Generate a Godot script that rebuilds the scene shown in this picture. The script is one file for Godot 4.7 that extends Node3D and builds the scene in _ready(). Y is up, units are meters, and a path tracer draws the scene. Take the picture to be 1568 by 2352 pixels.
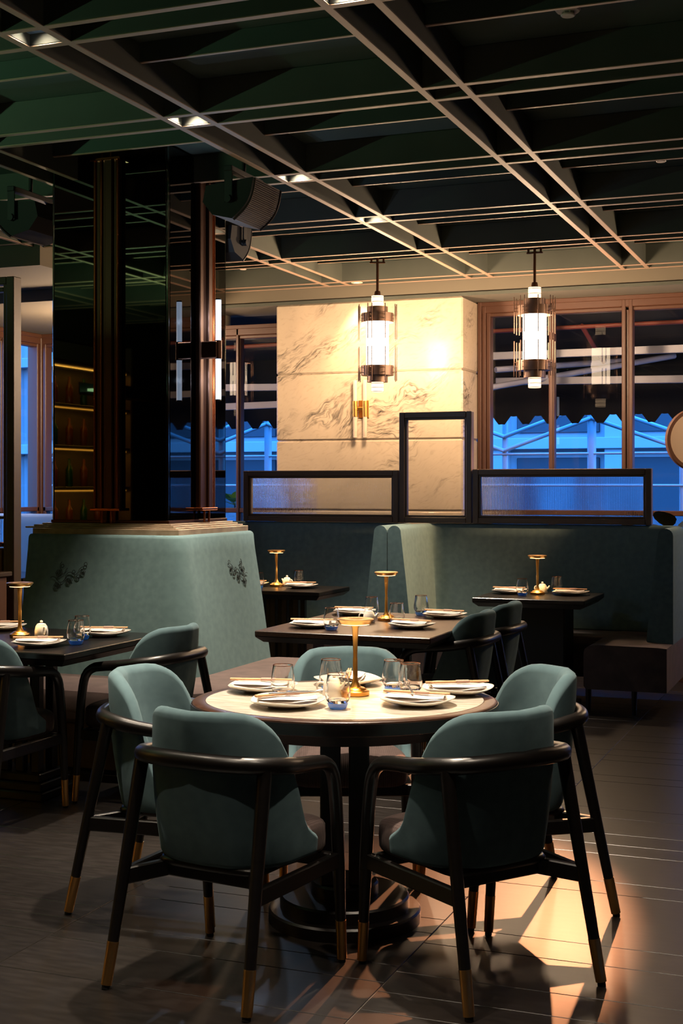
extends Node3D

var M := {}
var numbers := {}
var rng := RandomNumberGenerator.new()

# ------------------------------------------------------------------ geometry
class Geo:
	var v := PackedVector3Array()
	var g := PackedInt32Array()
	func tri(a: Vector3, b: Vector3, c: Vector3, grp := -1) -> void:
		v.append(a); v.append(b); v.append(c); g.append(grp)
	func quad(a: Vector3, b: Vector3, c: Vector3, d: Vector3, grp := -1) -> void:
		tri(a, b, c, grp); tri(a, c, d, grp)
	func out_tri(a: Vector3, b: Vector3, c: Vector3, o: Vector3) -> void:
		if (b - a).cross(c - a).dot((a + b + c) / 3.0 - o) > 0.0:
			tri(a, c, b)
		else:
			tri(a, b, c)
	func box(c: Vector3, size: Vector3, bev := 0.0, basis := Basis()) -> Geo:
		var h := size / 2.0
		var b: float = min(bev, min(h.x, min(h.y, h.z)) * 0.9)
		if b <= 0.0:
			var p := []
			for k in 8:
				p.append(c + basis * Vector3(h.x * (1 if k & 1 else -1), h.y * (1 if k & 2 else -1), h.z * (1 if k & 4 else -1)))
			for f in [[0, 1, 3, 2], [4, 5, 7, 6], [0, 1, 5, 4], [2, 3, 7, 6], [0, 2, 6, 4], [1, 3, 7, 5]]:
				out_tri(p[f[0]], p[f[1]], p[f[2]], c)
				out_tri(p[f[0]], p[f[2]], p[f[3]], c)
			return self
		var q := {}
		for k in 8:
			var s := Vector3(1 if k & 1 else -1, 1 if k & 2 else -1, 1 if k & 4 else -1)
			var base := Vector3(s.x * (h.x - b), s.y * (h.y - b), s.z * (h.z - b))
			q[[k, 0]] = c + basis * (base + Vector3(s.x * b, 0, 0))
			q[[k, 1]] = c + basis * (base + Vector3(0, s.y * b, 0))
			q[[k, 2]] = c + basis * (base + Vector3(0, 0, s.z * b))
			out_tri(q[[k, 0]], q[[k, 1]], q[[k, 2]], c)
		for ax in 3:
			var o1: int = [2, 1, 1][ax]
			var o2: int = [4, 4, 2][ax]
			var me: int = [1, 2, 4][ax]
			for sgn in 2:
				var k0: int = me if sgn else 0
				var a: Vector3 = q[[k0, ax]]; var bb: Vector3 = q[[k0 | o1, ax]]
				var cc: Vector3 = q[[k0 | o1 | o2, ax]]; var dd: Vector3 = q[[k0 | o2, ax]]
				out_tri(a, bb, cc, c); out_tri(a, cc, dd, c)
			# edges that run along ax
			var e1: int = [1, 0, 0][ax]
			var e2: int = [2, 2, 1][ax]
			for m in 4:
				var kk: int = (o1 if m & 1 else 0) | (o2 if m & 2 else 0)
				out_tri(q[[kk, e1]], q[[kk | me, e1]], q[[kk | me, e2]], c)
				out_tri(q[[kk, e1]], q[[kk | me, e2]], q[[kk, e2]], c)
		return self
	func tube(pts: Array, rad, seg := 8, grp := 1, closed := false, squash := Vector2.ONE) -> Geo:
		var n := pts.size()
		var rings := []
		var nrm := Vector3.UP
		for i in n:
			var t: Vector3
			if closed:
				t = (pts[(i + 1) % n] - pts[(i - 1 + n) % n]).normalized()
			else:
				t = (pts[min(i + 1, n - 1)] - pts[max(i - 1, 0)]).normalized()
			if i == 0:
				nrm = Vector3.UP if absf(t.y) < 0.9 else Vector3.RIGHT
			nrm = (nrm - t * nrm.dot(t)).normalized()
			var bi := t.cross(nrm)
			var r: float = rad[i] if rad is Array else rad
			var ring := PackedVector3Array()
			for k in seg:
				var a := TAU * k / seg
				ring.append(pts[i] + (nrm * cos(a) * squash.x + bi * sin(a) * squash.y) * r)
			rings.append(ring)
		for i in (n if closed else n - 1):
			var p: PackedVector3Array = rings[i]
			var q: PackedVector3Array = rings[(i + 1) % n]
			for k in seg:
				var k2 := (k + 1) % seg
				quad(p[k], q[k], q[k2], p[k2], grp)
		if not closed:
			for e in [0, n - 1]:
				var r2: PackedVector3Array = rings[e]
				for k in range(1, seg - 1):
					if e == 0:
						tri(r2[0], r2[k], r2[k + 1])
					else:
						tri(r2[0], r2[k + 1], r2[k])
		return self
	func runs(prof: Array, closed: bool) -> PackedInt32Array:
		var n := prof.size()
		var m := n if closed else n - 1
		var out := PackedInt32Array()
		var cur := 0
		for i in m:
			if i > 0:
				var d0: Vector2 = (prof[i] - prof[i - 1]).normalized()
				var d1: Vector2 = (prof[(i + 1) % n] - prof[i]).normalized()
				if d0.dot(d1) < 0.8:
					cur += 1
			out.append(cur)
		return out
	func lathe(prof: Array, seg := 24, at := Vector3.ZERO, sx := 1.0, sz := 1.0) -> Geo:
		var rr := runs(prof, false)
		for i in prof.size() - 1:
			var a: Vector2 = prof[i]
			var b: Vector2 = prof[i + 1]
			for k in seg:
				var t0 := TAU * k / seg
				var t1 := TAU * (k + 1) / seg
				var c0 := Vector3(cos(t0) * sx, 0, sin(t0) * sz)
				var c1 := Vector3(cos(t1) * sx, 0, sin(t1) * sz)
				var p0 := at + c0 * a.x + Vector3(0, a.y, 0)
				var p1 := at + c1 * a.x + Vector3(0, a.y, 0)
				var p2 := at + c1 * b.x + Vector3(0, b.y, 0)
				var p3 := at + c0 * b.x + Vector3(0, b.y, 0)
				if a.x > 1e-6:
					tri(p0, p1, p2, 1 + rr[i]) if b.x > 1e-6 else tri(p0, p1, p3, 1 + rr[i])
				if b.x > 1e-6:
					tri(p0, p2, p3, 1 + rr[i])
		return self
	# path in (x, z), profile in (outwards to the path's right, y)
	func sweep(path: Array, prof: Array, closed := false, prof_closed := true) -> Geo:
		var n := path.size()
		var m := prof.size()
		var rings := []
		var pr := PackedInt32Array()
		var cur := 0
		for i in n:
			var a: Vector2 = path[(i - 1 + n) % n] if (closed or i > 0) else path[i]
			var b: Vector2 = path[i]
			var c: Vector2 = path[(i + 1) % n] if (closed or i < n - 1) else path[i]
			var d0 := (b - a).normalized() if a != b else (c - b).normalized()
			var d1 := (c - b).normalized() if c != b else d0
			if i > 0 and d0.dot(d1) < 0.85:
				cur += 1
			pr.append(cur)
			var n0 := Vector2(-d0.y, d0.x)
			var n1 := Vector2(-d1.y, d1.x)
			var mt := (n0 + n1).normalized()
			mt = mt / maxf(0.3, mt.dot(n0))
			var ring := PackedVector3Array()
			for p in prof:
				ring.append(Vector3(b.x + mt.x * p.x, p.y, b.y + mt.y * p.x))
			rings.append(ring)
		var rr := runs(prof, prof_closed)
		for i in (n if closed else n - 1):
			var p: PackedVector3Array = rings[i]
			var q: PackedVector3Array = rings[(i + 1) % n]
			for k in (m if prof_closed else m - 1):
				var k2 := (k + 1) % m
				quad(p[k], q[k], q[k2], p[k2], 1 + rr[k] + 64 * pr[i])
		if not closed and prof_closed:
			var ix := Geometry2D.triangulate_polygon(PackedVector2Array(prof))
			var sgn := 1.0
			for e in [0, n - 1]:
				var r2: PackedVector3Array = rings[e]
				for k in range(0, ix.size(), 3):
					var o: Vector3 = rings[1 if e == 0 else n - 2][ix[k]]
					out_tri(r2[ix[k]], r2[ix[k + 1]], r2[ix[k + 2]], o)
		return self
	# polygon in local (x, y) pulled along local z by depth
	func extrude(poly: Array, depth: float, xf := Transform3D()) -> Geo:
		var ix := Geometry2D.triangulate_polygon(PackedVector2Array(poly))
		var n := poly.size()
		var ccw := not Geometry2D.is_polygon_clockwise(PackedVector2Array(poly))
		for k in range(0, ix.size(), 3):
			var a: Vector2 = poly[ix[k]]; var b: Vector2 = poly[ix[k + 1]]; var c: Vector2 = poly[ix[k + 2]]
			out_tri(xf * Vector3(a.x, a.y, 0), xf * Vector3(b.x, b.y, 0), xf * Vector3(c.x, c.y, 0), xf * Vector3(a.x, a.y, depth))
			out_tri(xf * Vector3(a.x, a.y, depth), xf * Vector3(b.x, b.y, depth), xf * Vector3(c.x, c.y, depth), xf * Vector3(a.x, a.y, 0))
		var rr := runs(poly, true)
		for i in n:
			var a: Vector2 = poly[i]; var b: Vector2 = poly[(i + 1) % n]
			var p0 := xf * Vector3(a.x, a.y, 0); var p1 := xf * Vector3(b.x, b.y, 0)
			var p2 := xf * Vector3(b.x, b.y, depth); var p3 := xf * Vector3(a.x, a.y, depth)
			if ccw == (xf.basis.determinant() > 0) == (depth > 0):
				quad(p0, p3, p2, p1, 1 + rr[i])
			else:
				quad(p0, p1, p2, p3, 1 + rr[i])
		return self
	# a cushion: rounded box made of a superellipsoid grid, top puffed
	func cushion(c: Vector3, size: Vector3, e := 0.25, seg := 28, rows := 12, e2 := 0.25) -> Geo:
		var pts := []
		for i in rows + 1:
			var ph := -PI / 2 + PI * i / rows
			var row := PackedVector3Array()
			for k in seg:
				var th := TAU * k / seg
				var cp := pow(absf(cos(ph)), e) * signf(cos(ph))
				row.append(c + Vector3(size.x / 2 * cp * pow(absf(cos(th)), e2) * signf(cos(th)), size.y / 2 * pow(absf(sin(ph)), e) * signf(sin(ph)), size.z / 2 * cp * pow(absf(sin(th)), e2) * signf(sin(th))))
			pts.append(row)
		for i in rows:
			for k in seg:
				var k2 := (k + 1) % seg
				quad(pts[i][k], pts[i][k2], pts[i + 1][k2], pts[i + 1][k], 1)
		return self
	func mesh(orient := true) -> ArrayMesh:
		var vol := 0.0
		if orient:
			for i in range(0, v.size(), 3):
				vol += v[i].dot(v[i + 1].cross(v[i + 2]))
		var st := SurfaceTool.new()
		st.begin(Mesh.PRIMITIVE_TRIANGLES)
		for i in g.size():
			st.set_smooth_group(g[i])
			var a := v[i * 3]; var b := v[i * 3 + 1]; var c := v[i * 3 + 2]
			if a.is_equal_approx(b) or b.is_equal_approx(c) or a.is_equal_approx(c):
				continue
			st.add_vertex(a)
			if vol > 0.0:
				st.add_vertex(c); st.add_vertex(b)
			else:
				st.add_vertex(b); st.add_vertex(c)
		st.generate_normals()
		st.index()
		return st.commit()

func box_mesh(size: Vector3, bev := 0.003, c := Vector3.ZERO) -> ArrayMesh:
	return Geo.new().box(c, size, bev).mesh()
func tube_mesh(pts: Array, rad, seg := 8) -> ArrayMesh:
	return Geo.new().tube(pts, rad, seg).mesh()
func lathe_mesh(prof: Array, seg := 24) -> ArrayMesh:
	return Geo.new().lathe(prof, seg).mesh()
func arc(c: Vector2, r: float, a0: float, a1: float, n: int) -> Array:
	var o := []
	for i in n + 1:
		var a := deg_to_rad(lerpf(a0, a1, float(i) / n))
		o.append(c + Vector2(cos(a), sin(a)) * r)
	return o

# ------------------------------------------------------------------ nodes
func numbered(called: String, parent: Node) -> String:
	var key := [parent.get_instance_id(), called]
	var k: int = numbers.get(key, -1) + 1
	numbers[key] = k
	return called if k == 0 else "%s_%03d" % [called, k]
func thing(called: String, label: String, category: String, at := Vector3.ZERO, turn := 0.0, group := "") -> Node3D:
	var o := Node3D.new()
	o.name = numbered(called, self)
	add_child(o, true)
	o.position = at
	o.rotation.y = turn
	o.set_meta("label", label)
	o.set_meta("category", category)
	if group:
		o.set_meta("group", group)
	return o
func part(parent: Node3D, called: String, m: Mesh, mat: Material, at := Vector3.ZERO, basis := Basis()) -> MeshInstance3D:
	var o := MeshInstance3D.new()
	o.name = numbered(called, parent)
	o.mesh = m
	o.material_override = mat
	o.transform = Transform3D(basis, at)
	o.cast_shadow = GeometryInstance3D.SHADOW_CASTING_SETTING_ON
	parent.add_child(o, true)
	return o
func solo(called: String, m: Mesh, mat: Material, label: String, category: String, at := Vector3.ZERO, basis := Basis(), group := "") -> MeshInstance3D:
	var o := part(self, called, m, mat, at, basis)
	o.set_meta("label", label)
	o.set_meta("category", category)
	if group:
		o.set_meta("group", group)
	return o
func setting(called: String, label := "", category := "") -> Node3D:
	var o := Node3D.new()
	o.name = numbered(called, self)
	add_child(o, true)
	o.set_meta("kind", "structure")
	if label:
		o.set_meta("label", label)
		o.set_meta("category", category)
	return o
func copy(o: Node3D, called: String, label: String, at: Vector3, turn := 0.0, group := "") -> Node3D:
	var c: Node3D = o.duplicate()
	c.name = numbered(called, self)
	add_child(c, true)
	c.position = at
	c.rotation = Vector3(0, turn, 0)
	c.set_meta("label", label)
	if group:
		c.set_meta("group", group)
	return c

# ------------------------------------------------------------------ materials
func noise_tex(freq: float, lo: Color, hi: Color, size := 512, kind := FastNoiseLite.TYPE_SIMPLEX_SMOOTH, oct := 4, seed := 1, fractal := FastNoiseLite.FRACTAL_FBM) -> NoiseTexture2D:
	var n := FastNoiseLite.new()
	n.seed = seed
	n.noise_type = kind
	n.frequency = freq
	n.fractal_type = fractal
	n.fractal_octaves = oct
	var r := Gradient.new()
	r.set_color(0, lo)
	r.set_color(1, hi)
	var t := NoiseTexture2D.new()
	t.width = size
	t.height = size
	t.seamless = true
	t.noise = n
	t.color_ramp = r
	return t
func bump_tex(freq: float, size := 512, oct := 4, seed := 7) -> NoiseTexture2D:
	return noise_tex(freq, Color.BLACK, Color.WHITE, size, FastNoiseLite.TYPE_SIMPLEX_SMOOTH, oct, seed)
func stripes(n: int, size := 256) -> ImageTexture:
	var im := Image.create(size, size, false, Image.FORMAT_RGB8)
	for x in size:
		var h := absf(sin(PI * n * (x + 0.5) / size))
		h = sqrt(h)
		for y in size:
			im.set_pixel(x, y, Color(h, h, h))
	return ImageTexture.create_from_image(im)
func mat(called: String, c: Color, rough := 0.6, metal := 0.0) -> StandardMaterial3D:
	var m := StandardMaterial3D.new()
	m.resource_name = called
	m.albedo_color = c
	m.roughness = rough
	m.metallic = metal
	M[called] = m
	return m
func tri_tex(m: StandardMaterial3D, t: Texture2D, scale: Vector3, world := true) -> StandardMaterial3D:
	m.albedo_texture = t
	m.uv1_triplanar = true
	m.uv1_world_triplanar = world
	m.uv1_scale = scale
	return m
func relief(m: StandardMaterial3D, t: Texture2D, h: float) -> StandardMaterial3D:
	m.heightmap_enabled = true
	m.heightmap_texture = t
	m.heightmap_scale = h
	return m
func glass(called: String, c: Color, alpha := 0.04, rough := 0.0) -> StandardMaterial3D:
	var m := mat(called, Color(c.r, c.g, c.b, alpha), rough)
	m.transparency = BaseMaterial3D.TRANSPARENCY_ALPHA
	m.cull_mode = BaseMaterial3D.CULL_DISABLED
	return m
func glow(called: String, c: Color, e: float) -> StandardMaterial3D:
	var m := mat(called, Color(0.9, 0.88, 0.84), 0.6)
	m.emission_enabled = true
	m.emission = c
	m.emission_energy_multiplier = e
	return m

const SKY := 3.4
const EXPOSURE := 1.0
const E_TUBE := 0.2
const E_LAMP := 0.3
const E_FAR_SPOT := 105.0
const E_BOOTH_SPOT := 30.0
const E_GREEN := 12.0
const E_NEAR := 4.0
const E_BAR := 1.5
const E_PENDANT := 5.0
const E_WASH := 3.0
const E_DOWN := 12.0
const E_TABLE := 19.0
const CEIL := 3.46        # coffer boards
const FIN := 3.3          # undersides of the fins
const GRID := 1.322
const FX := -1.795        # middle of a pair of fins that runs to the windows
const FZ := -5.93         # middle of a pair of fins that runs across

func make_materials() -> void:
	var m := mat("velvet", Color(0.365, 0.45, 0.455), 0.95)
	tri_tex(m, noise_tex(0.02, Color(0.87, 0.88, 0.89), Color(1, 1, 1), 512, FastNoiseLite.TYPE_SIMPLEX_SMOOTH, 6, 3), Vector3(1.6, 1.6, 1.6))
	m.rim_enabled = true
	m.rim = 0.7
	m.rim_tint = 0.75
	m.metallic_specular = 0.2
	m = mat("chair_velvet", Color(0.36, 0.45, 0.472), 0.95)
	tri_tex(m, M.velvet.albedo_texture, Vector3(1.6, 1.6, 1.6), false)
	m.rim_enabled = true
	m.rim = 0.7
	m.rim_tint = 0.75
	m.metallic_specular = 0.2
	m = mat("pale_velvet", Color(0.62, 0.66, 0.64), 0.95)
	m.rim_enabled = true
	m.rim = 0.5
	m = mat("thread", Color(0.07, 0.09, 0.09), 0.9)
	m = mat("corduroy", Color(0.35, 0.28, 0.265), 0.9)
	tri_tex(m, stripes(40), Vector3(4, 4, 4), false)
	m.albedo_texture = noise_tex(0.02, Color(0.8, 0.8, 0.8), Color(1, 1, 1), 256, FastNoiseLite.TYPE_SIMPLEX_SMOOTH, 3, 5)
	relief(m, stripes(32), 0.25)
	m.rim_enabled = true
	m.rim = 0.5
	m.rim_tint = 0.6
	m = mat("seat_cloth", Color(0.32, 0.255, 0.24), 0.92)
	tri_tex(m, noise_tex(0.015, Color(0.75, 0.75, 0.75), Color(1, 1, 1), 512, FastNoiseLite.TYPE_SIMPLEX_SMOOTH, 4, 9), Vector3(1, 1, 1))
	m.rim_enabled = true
	m.rim = 0.5
	m = mat("dark_wood", Color(0.07, 0.055, 0.05), 0.36)
	tri_tex(m, noise_tex(0.03, Color(0.7, 0.66, 0.62), Color(1, 1, 1), 256, FastNoiseLite.TYPE_SIMPLEX_SMOOTH, 4, 11), Vector3(0.8, 6, 6))
	m.clearcoat_enabled = true
	m.clearcoat = 0.12
	m.clearcoat_roughness = 0.25
	m = mat("black_top", Color(0.07, 0.06, 0.055), 0.28)
	tri_tex(m, noise_tex(0.03, Color(0.7, 0.66, 0.62), Color(1, 1, 1), 256, FastNoiseLite.TYPE_SIMPLEX_SMOOTH, 4, 12), Vector3(6, 6, 0.8))
	m = mat("brown_top", Color(0.24, 0.175, 0.14), 0.3)
	tri_tex(m, noise_tex(0.03, Color(0.55, 0.5, 0.46), Color(1, 1, 1), 512, FastNoiseLite.TYPE_SIMPLEX_SMOOTH, 5, 13), Vector3(5, 5, 0.6))
	m = mat("rim_wood", Color(0.3, 0.2, 0.15), 0.3)
	tri_tex(m, noise_tex(0.03, Color(0.65, 0.6, 0.55), Color(1, 1, 1), 256, FastNoiseLite.TYPE_SIMPLEX_SMOOTH, 4, 14), Vector3(3, 3, 3))
	m = mat("brass", Color(0.82, 0.62, 0.34), 0.3, 1.0)
	m = mat("dull_brass", Color(0.86, 0.67, 0.41), 0.3, 1.0)
	m = mat("copper", Color(0.72, 0.4, 0.22), 0.25, 1.0)
	m = mat("bronze", Color(0.27, 0.165, 0.11), 0.36, 0.8)
	m = mat("lamp_bronze", Color(0.5, 0.4, 0.34), 0.45, 0.6)
	m = mat("steel", Color(0.7, 0.7, 0.7), 0.25, 1.0)
	m = mat("black_metal", Color(0.035, 0.035, 0.038), 0.5)
	m = mat("speaker_black", Color(0.05, 0.047, 0.047), 0.7)
	m = mat("grille", Color(0.22, 0.17, 0.15), 0.5, 0.5)
	m = mat("rubber", Color(0.03, 0.03, 0.03), 0.8)
	m = mat("mirror", Color(0.33, 0.31, 0.29), 0.02, 1.0)
	m = mat("mirror_edge", Color(0.6, 0.62, 0.58), 0.08, 1.0)
	for k in 4:
		var t: float = [0.95, 1.08, 1.0, 0.88][k]
		m = mat("tile_%d" % k, Color(0.145 * t, 0.13 * t, 0.123 * t), 0.33)
		tri_tex(m, noise_tex(0.012, Color(0.68, 0.66, 0.64), Color(1, 1, 1), 512, FastNoiseLite.TYPE_SIMPLEX_SMOOTH, 5, 21 + k), Vector3(1.1, 1.1, 4.5))
	m = mat("grout", Color(0.4, 0.37, 0.34), 0.75)
	m = mat("board", Color(0.22, 0.27, 0.245), 0.85)
	tri_tex(m, noise_tex(0.01, Color(0.92, 0.92, 0.92), Color(1, 1, 1), 256), Vector3(0.7, 0.7, 0.7))
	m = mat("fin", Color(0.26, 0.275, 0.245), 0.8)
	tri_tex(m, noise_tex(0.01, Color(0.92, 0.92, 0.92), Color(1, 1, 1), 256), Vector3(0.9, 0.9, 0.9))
	m = mat("fin_lit_underside", Color(0.58, 0.48, 0.405), 0.6)  # paler than the fins: light from below put into the colour of their undersides
	m = mat("plaster", Color(0.37, 0.345, 0.295), 0.9)
	m = mat("wall_dark", Color(0.16, 0.13, 0.11), 0.7)
	m = mat("marble", Color(0.7, 0.645, 0.57), 0.12)
	m.albedo_texture = marble_tex(31)
	m.uv1_triplanar = true
	m.uv1_world_triplanar = true
	m.uv1_scale = Vector3(0.3, 0.3, 0.3)
	m.uv1_offset = Vector3(0.55, 0.02, 0.0)
	m = mat("table_marble", Color(0.83, 0.8, 0.75), 0.16)
	m.albedo_texture = noise_tex(0.02, Color(0.8, 0.78, 0.75), Color(1, 1, 1), 512, FastNoiseLite.TYPE_SIMPLEX_SMOOTH, 5, 33)
	m.uv1_triplanar = true
	m.uv1_world_triplanar = true
	m.uv1_scale = Vector3(0.7, 3, 3)
	m = mat("ledge_stone", Color(0.62, 0.55, 0.46), 0.35)
	tri_tex(m, noise_tex(0.02, Color(0.75, 0.72, 0.7), Color(1, 1, 1), 256, FastNoiseLite.TYPE_SIMPLEX_SMOOTH, 5, 35), Vector3(1.5, 1.5, 1.5))
	m = mat("frame_dark", Color(0.32, 0.26, 0.21), 0.45)
	m = mat("window_frame", Color(0.3, 0.19, 0.135), 0.4)
	glass("pane", Color(0.2, 0.2, 0.2), 0.01)
	m = mat("fluted", Color(0.93, 0.95, 0.97, 0.0), 0.03)
	m.refraction_enabled = true
	m.refraction_scale = 0.05
	m = mat("porcelain", Color(0.86, 0.83, 0.78), 0.15)
	m.clearcoat_enabled = true
	m.clearcoat = 0.5
	m = mat("plate_foot", Color(0.62, 0.45, 0.3), 0.5)
	m = mat("napkin", Color(0.86, 0.82, 0.79), 0.9)
	m = mat("bamboo", Color(0.78, 0.6, 0.42), 0.55)
	m = mat("paper", Color(0.75, 0.6, 0.52), 0.8)
	m = mat("clear_glass", Color(1, 1, 1, 0.0), 0.0)
	m.refraction_enabled = true
	m.refraction_scale = 0.05
	glass("blue_glass", Color(0.02, 0.53, 1.0), 0.68, 0.3)
	glow("lantern_glow", Color(1.0, 0.88, 0.74), 13.0)
	glow("lantern_small", Color(1.0, 0.84, 0.64), 2.5)
	glow("cool_tube", Color(0.72, 0.84, 1.0), 2.2)
	glow("lamp_led", Color(1.0, 0.8, 0.52), 6.0)
	glow("down_led", Color(0.85, 0.92, 1.0), 3.0)
	glow("green_tube", Color(0.7, 1.0, 0.72), 4.0)
	glow("bar_led", Color(1.0, 0.72, 0.25), 5.0)
	m = mat("frosted_tube", Color(0.7, 0.63, 0.56), 0.3)
	m = mat("reflector", Color(0.52, 0.6, 0.68), 0.35, 0.5)
	m = mat("white_plastic", Color(0.75, 0.7, 0.64), 0.5)
	m = mat("leaf", Color(0.2, 0.36, 0.1), 0.5)
	m.backlight_enabled = true
	m.backlight = Color(0.2, 0.4, 0.1)
	m = mat("olive_leaf", Color(0.15, 0.17, 0.06), 0.45)
	m = mat("awning", Color(0.03, 0.028, 0.03), 0.95)
	m = mat("pale_steel", Color(0.62, 0.62, 0.66), 0.6)
	m = mat("red_steel", Color(0.42, 0.18, 0.13), 0.6)
	m = mat("facade", Color(0.55, 0.57, 0.6), 0.9)
	m = mat("facade_dark", Color(0.16, 0.18, 0.22), 0.6)
	m = mat("asphalt", Color(0.2, 0.2, 0.21), 0.9)
	m = mat("bottle_amber", Color(0.4, 0.2, 0.06), 0.15)
	m = mat("bottle_green", Color(0.08, 0.25, 0.08), 0.15)
	m = mat("disc_cream", Color(0.86, 0.76, 0.66), 0.6)
	m = mat("box_brown", Color(0.42, 0.27, 0.19), 0.6)

func marble_tex(seed: int) -> ImageTexture:
	var s := 1024
	var n := FastNoiseLite.new()
	n.seed = seed
	n.noise_type = FastNoiseLite.TYPE_SIMPLEX_SMOOTH
	n.frequency = 0.004
	n.fractal_octaves = 5
	var w := FastNoiseLite.new()
	w.seed = seed + 4
	w.frequency = 0.006
	w.fractal_octaves = 5
	var f := FastNoiseLite.new()
	f.seed = seed + 9
	f.frequency = 0.02
	f.fractal_octaves = 4
	var im := Image.create(s, s, false, Image.FORMAT_RGB8)
	for y in s:
		for x in s:
			# long veins that climb to the right, bent by slow noise
			var bend := 60.0 * n.get_noise_2d(x * 0.8, y * 0.8)
			var u := x * 0.88 - y * 0.47
			var a := x * 0.47 + y * 0.88 + bend
			var band := clampf(w.get_noise_2d(u * 0.35, a * 1.1) * 2.4 - 0.15, 0, 1)
			var vein := 1.0 - clampf(absf(f.get_noise_2d(u * 0.16, a * 0.8)) * 9.0, 0, 1)
			var fine := 1.0 - clampf(absf(f.get_noise_2d(u * 0.5 + 700, a * 3.2)) * 5.0, 0, 1)
			var speck := clampf(f.get_noise_2d(u * 1.6, a * 6.0 + 300.0) * 2.5 - 0.4, 0, 1)
			var d := clampf(0.97 + 0.05 * w.get_noise_2d(y, x) - 0.3 * vein * band - 0.3 * fine * band - 0.2 * speck * (0.25 + band), 0, 1)
			im.set_pixel(x, y, Color(d, d * 0.97 + 0.02, d * 0.92 + 0.06))
	return ImageTexture.create_from_image(im)

# ------------------------------------------------------------------ lights
func spot(parent: Node3D, at: Vector3, to: Vector3, c: Color, e: float, angle: float, size := 0.03, soft := 0.6) -> void:
	var l := SpotLight3D.new()
	l.name = numbered("spot_beam", parent)
	parent.add_child(l, true)
	l.transform = Transform3D(Basis.looking_at(to - at, Vector3.UP if absf((to - at).normalized().y) < 0.99 else Vector3.FORWARD), at)
	l.light_color = c
	l.light_energy = e
	l.spot_angle = angle
	l.spot_angle_attenuation = soft
	l.spot_range = 20.0
	l.spot_attenuation = 2.0
	l.light_size = size
	l.shadow_enabled = true
func omni(parent: Node3D, at: Vector3, c: Color, e: float, size := 0.05) -> void:
	var l := OmniLight3D.new()
	l.name = numbered("bulb_light", parent)
	parent.add_child(l, true)
	l.position = at
	l.light_color = c
	l.light_energy = e
	l.omni_range = 20.0
	l.omni_attenuation = 2.0
	l.light_size = size
	l.shadow_enabled = true
func area(parent: Node3D, at: Vector3, to: Vector3, size: Vector2, c: Color, e: float) -> void:
	var l := AreaLight3D.new()
	l.name = numbered("panel_light", parent)
	parent.add_child(l, true)
	l.transform = Transform3D(Basis.looking_at(to - at, Vector3.UP if absf((to - at).normalized().y) < 0.99 else Vector3.FORWARD), at)
	l.area_size = size
	l.light_color = c
	l.light_energy = e
	l.shadow_enabled = true

func _ready() -> void:
	rng.seed = 20
	# camera: level, the lens shifted down a little
	var cam := Camera3D.new()
	cam.name = "camera"
	add_child(cam)
	cam.position = Vector3(0, 1.5, 0)
	cam.rotation_degrees = Vector3(0, 21.3, 0)
	cam.projection = Camera3D.PROJECTION_FRUSTUM
	cam.near = 0.05
	cam.far = 200.0
	cam.size = 0.05 * 2352.0 / 3100.0
	cam.frustum_offset = Vector2(0, -61.0 / 3100.0 * 0.05)
	cam.current = true
	# dusk sky, seen through the windows only
	var sky := ProceduralSkyMaterial.new()
	sky.sky_top_color = Color(0.18, 0.5, 0.86)
	sky.sky_horizon_color = Color(0.42, 0.67, 1.0)
	sky.ground_bottom_color = Color(0.1, 0.16, 0.3)
	sky.ground_horizon_color = Color(0.42, 0.67, 1.0)
	sky.sky_energy_multiplier = SKY
	sky.ground_energy_multiplier = SKY
	var s := Sky.new()
	s.sky_material = sky
	var e := Environment.new()
	e.background_mode = Environment.BG_SKY
	e.sky = s
	e.tonemap_mode = Environment.TONE_MAPPER_LINEAR
	e.tonemap_exposure = EXPOSURE
	e.sdfgi_enabled = true
	e.ssao_enabled = true
	e.ssil_enabled = true
	var we := WorldEnvironment.new()
	we.name = "surroundings"
	we.environment = e
	add_child(we)
	make_materials()
	build_room()
	build_outside()
	build_column()
	build_booths()
	build_pendants()
	build_tables()
	build_chairs()
	build_tableware()
	build_fittings()
	build_bar()

# ------------------------------------------------------------------ the room
func in_picture(p: Vector3) -> Vector3:
	var a := deg_to_rad(21.3)
	var q := p - Vector3(0, 1.5, 0)
	var d := -q.x * sin(a) - q.z * cos(a)
	return Vector3(784 + 3100 * (q.x * cos(a) - q.z * sin(a)) / d, 1115 - 3100 * q.y / d, d)

func build_room() -> void:
	build_floor()
	build_ceiling()
	build_walls()

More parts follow.
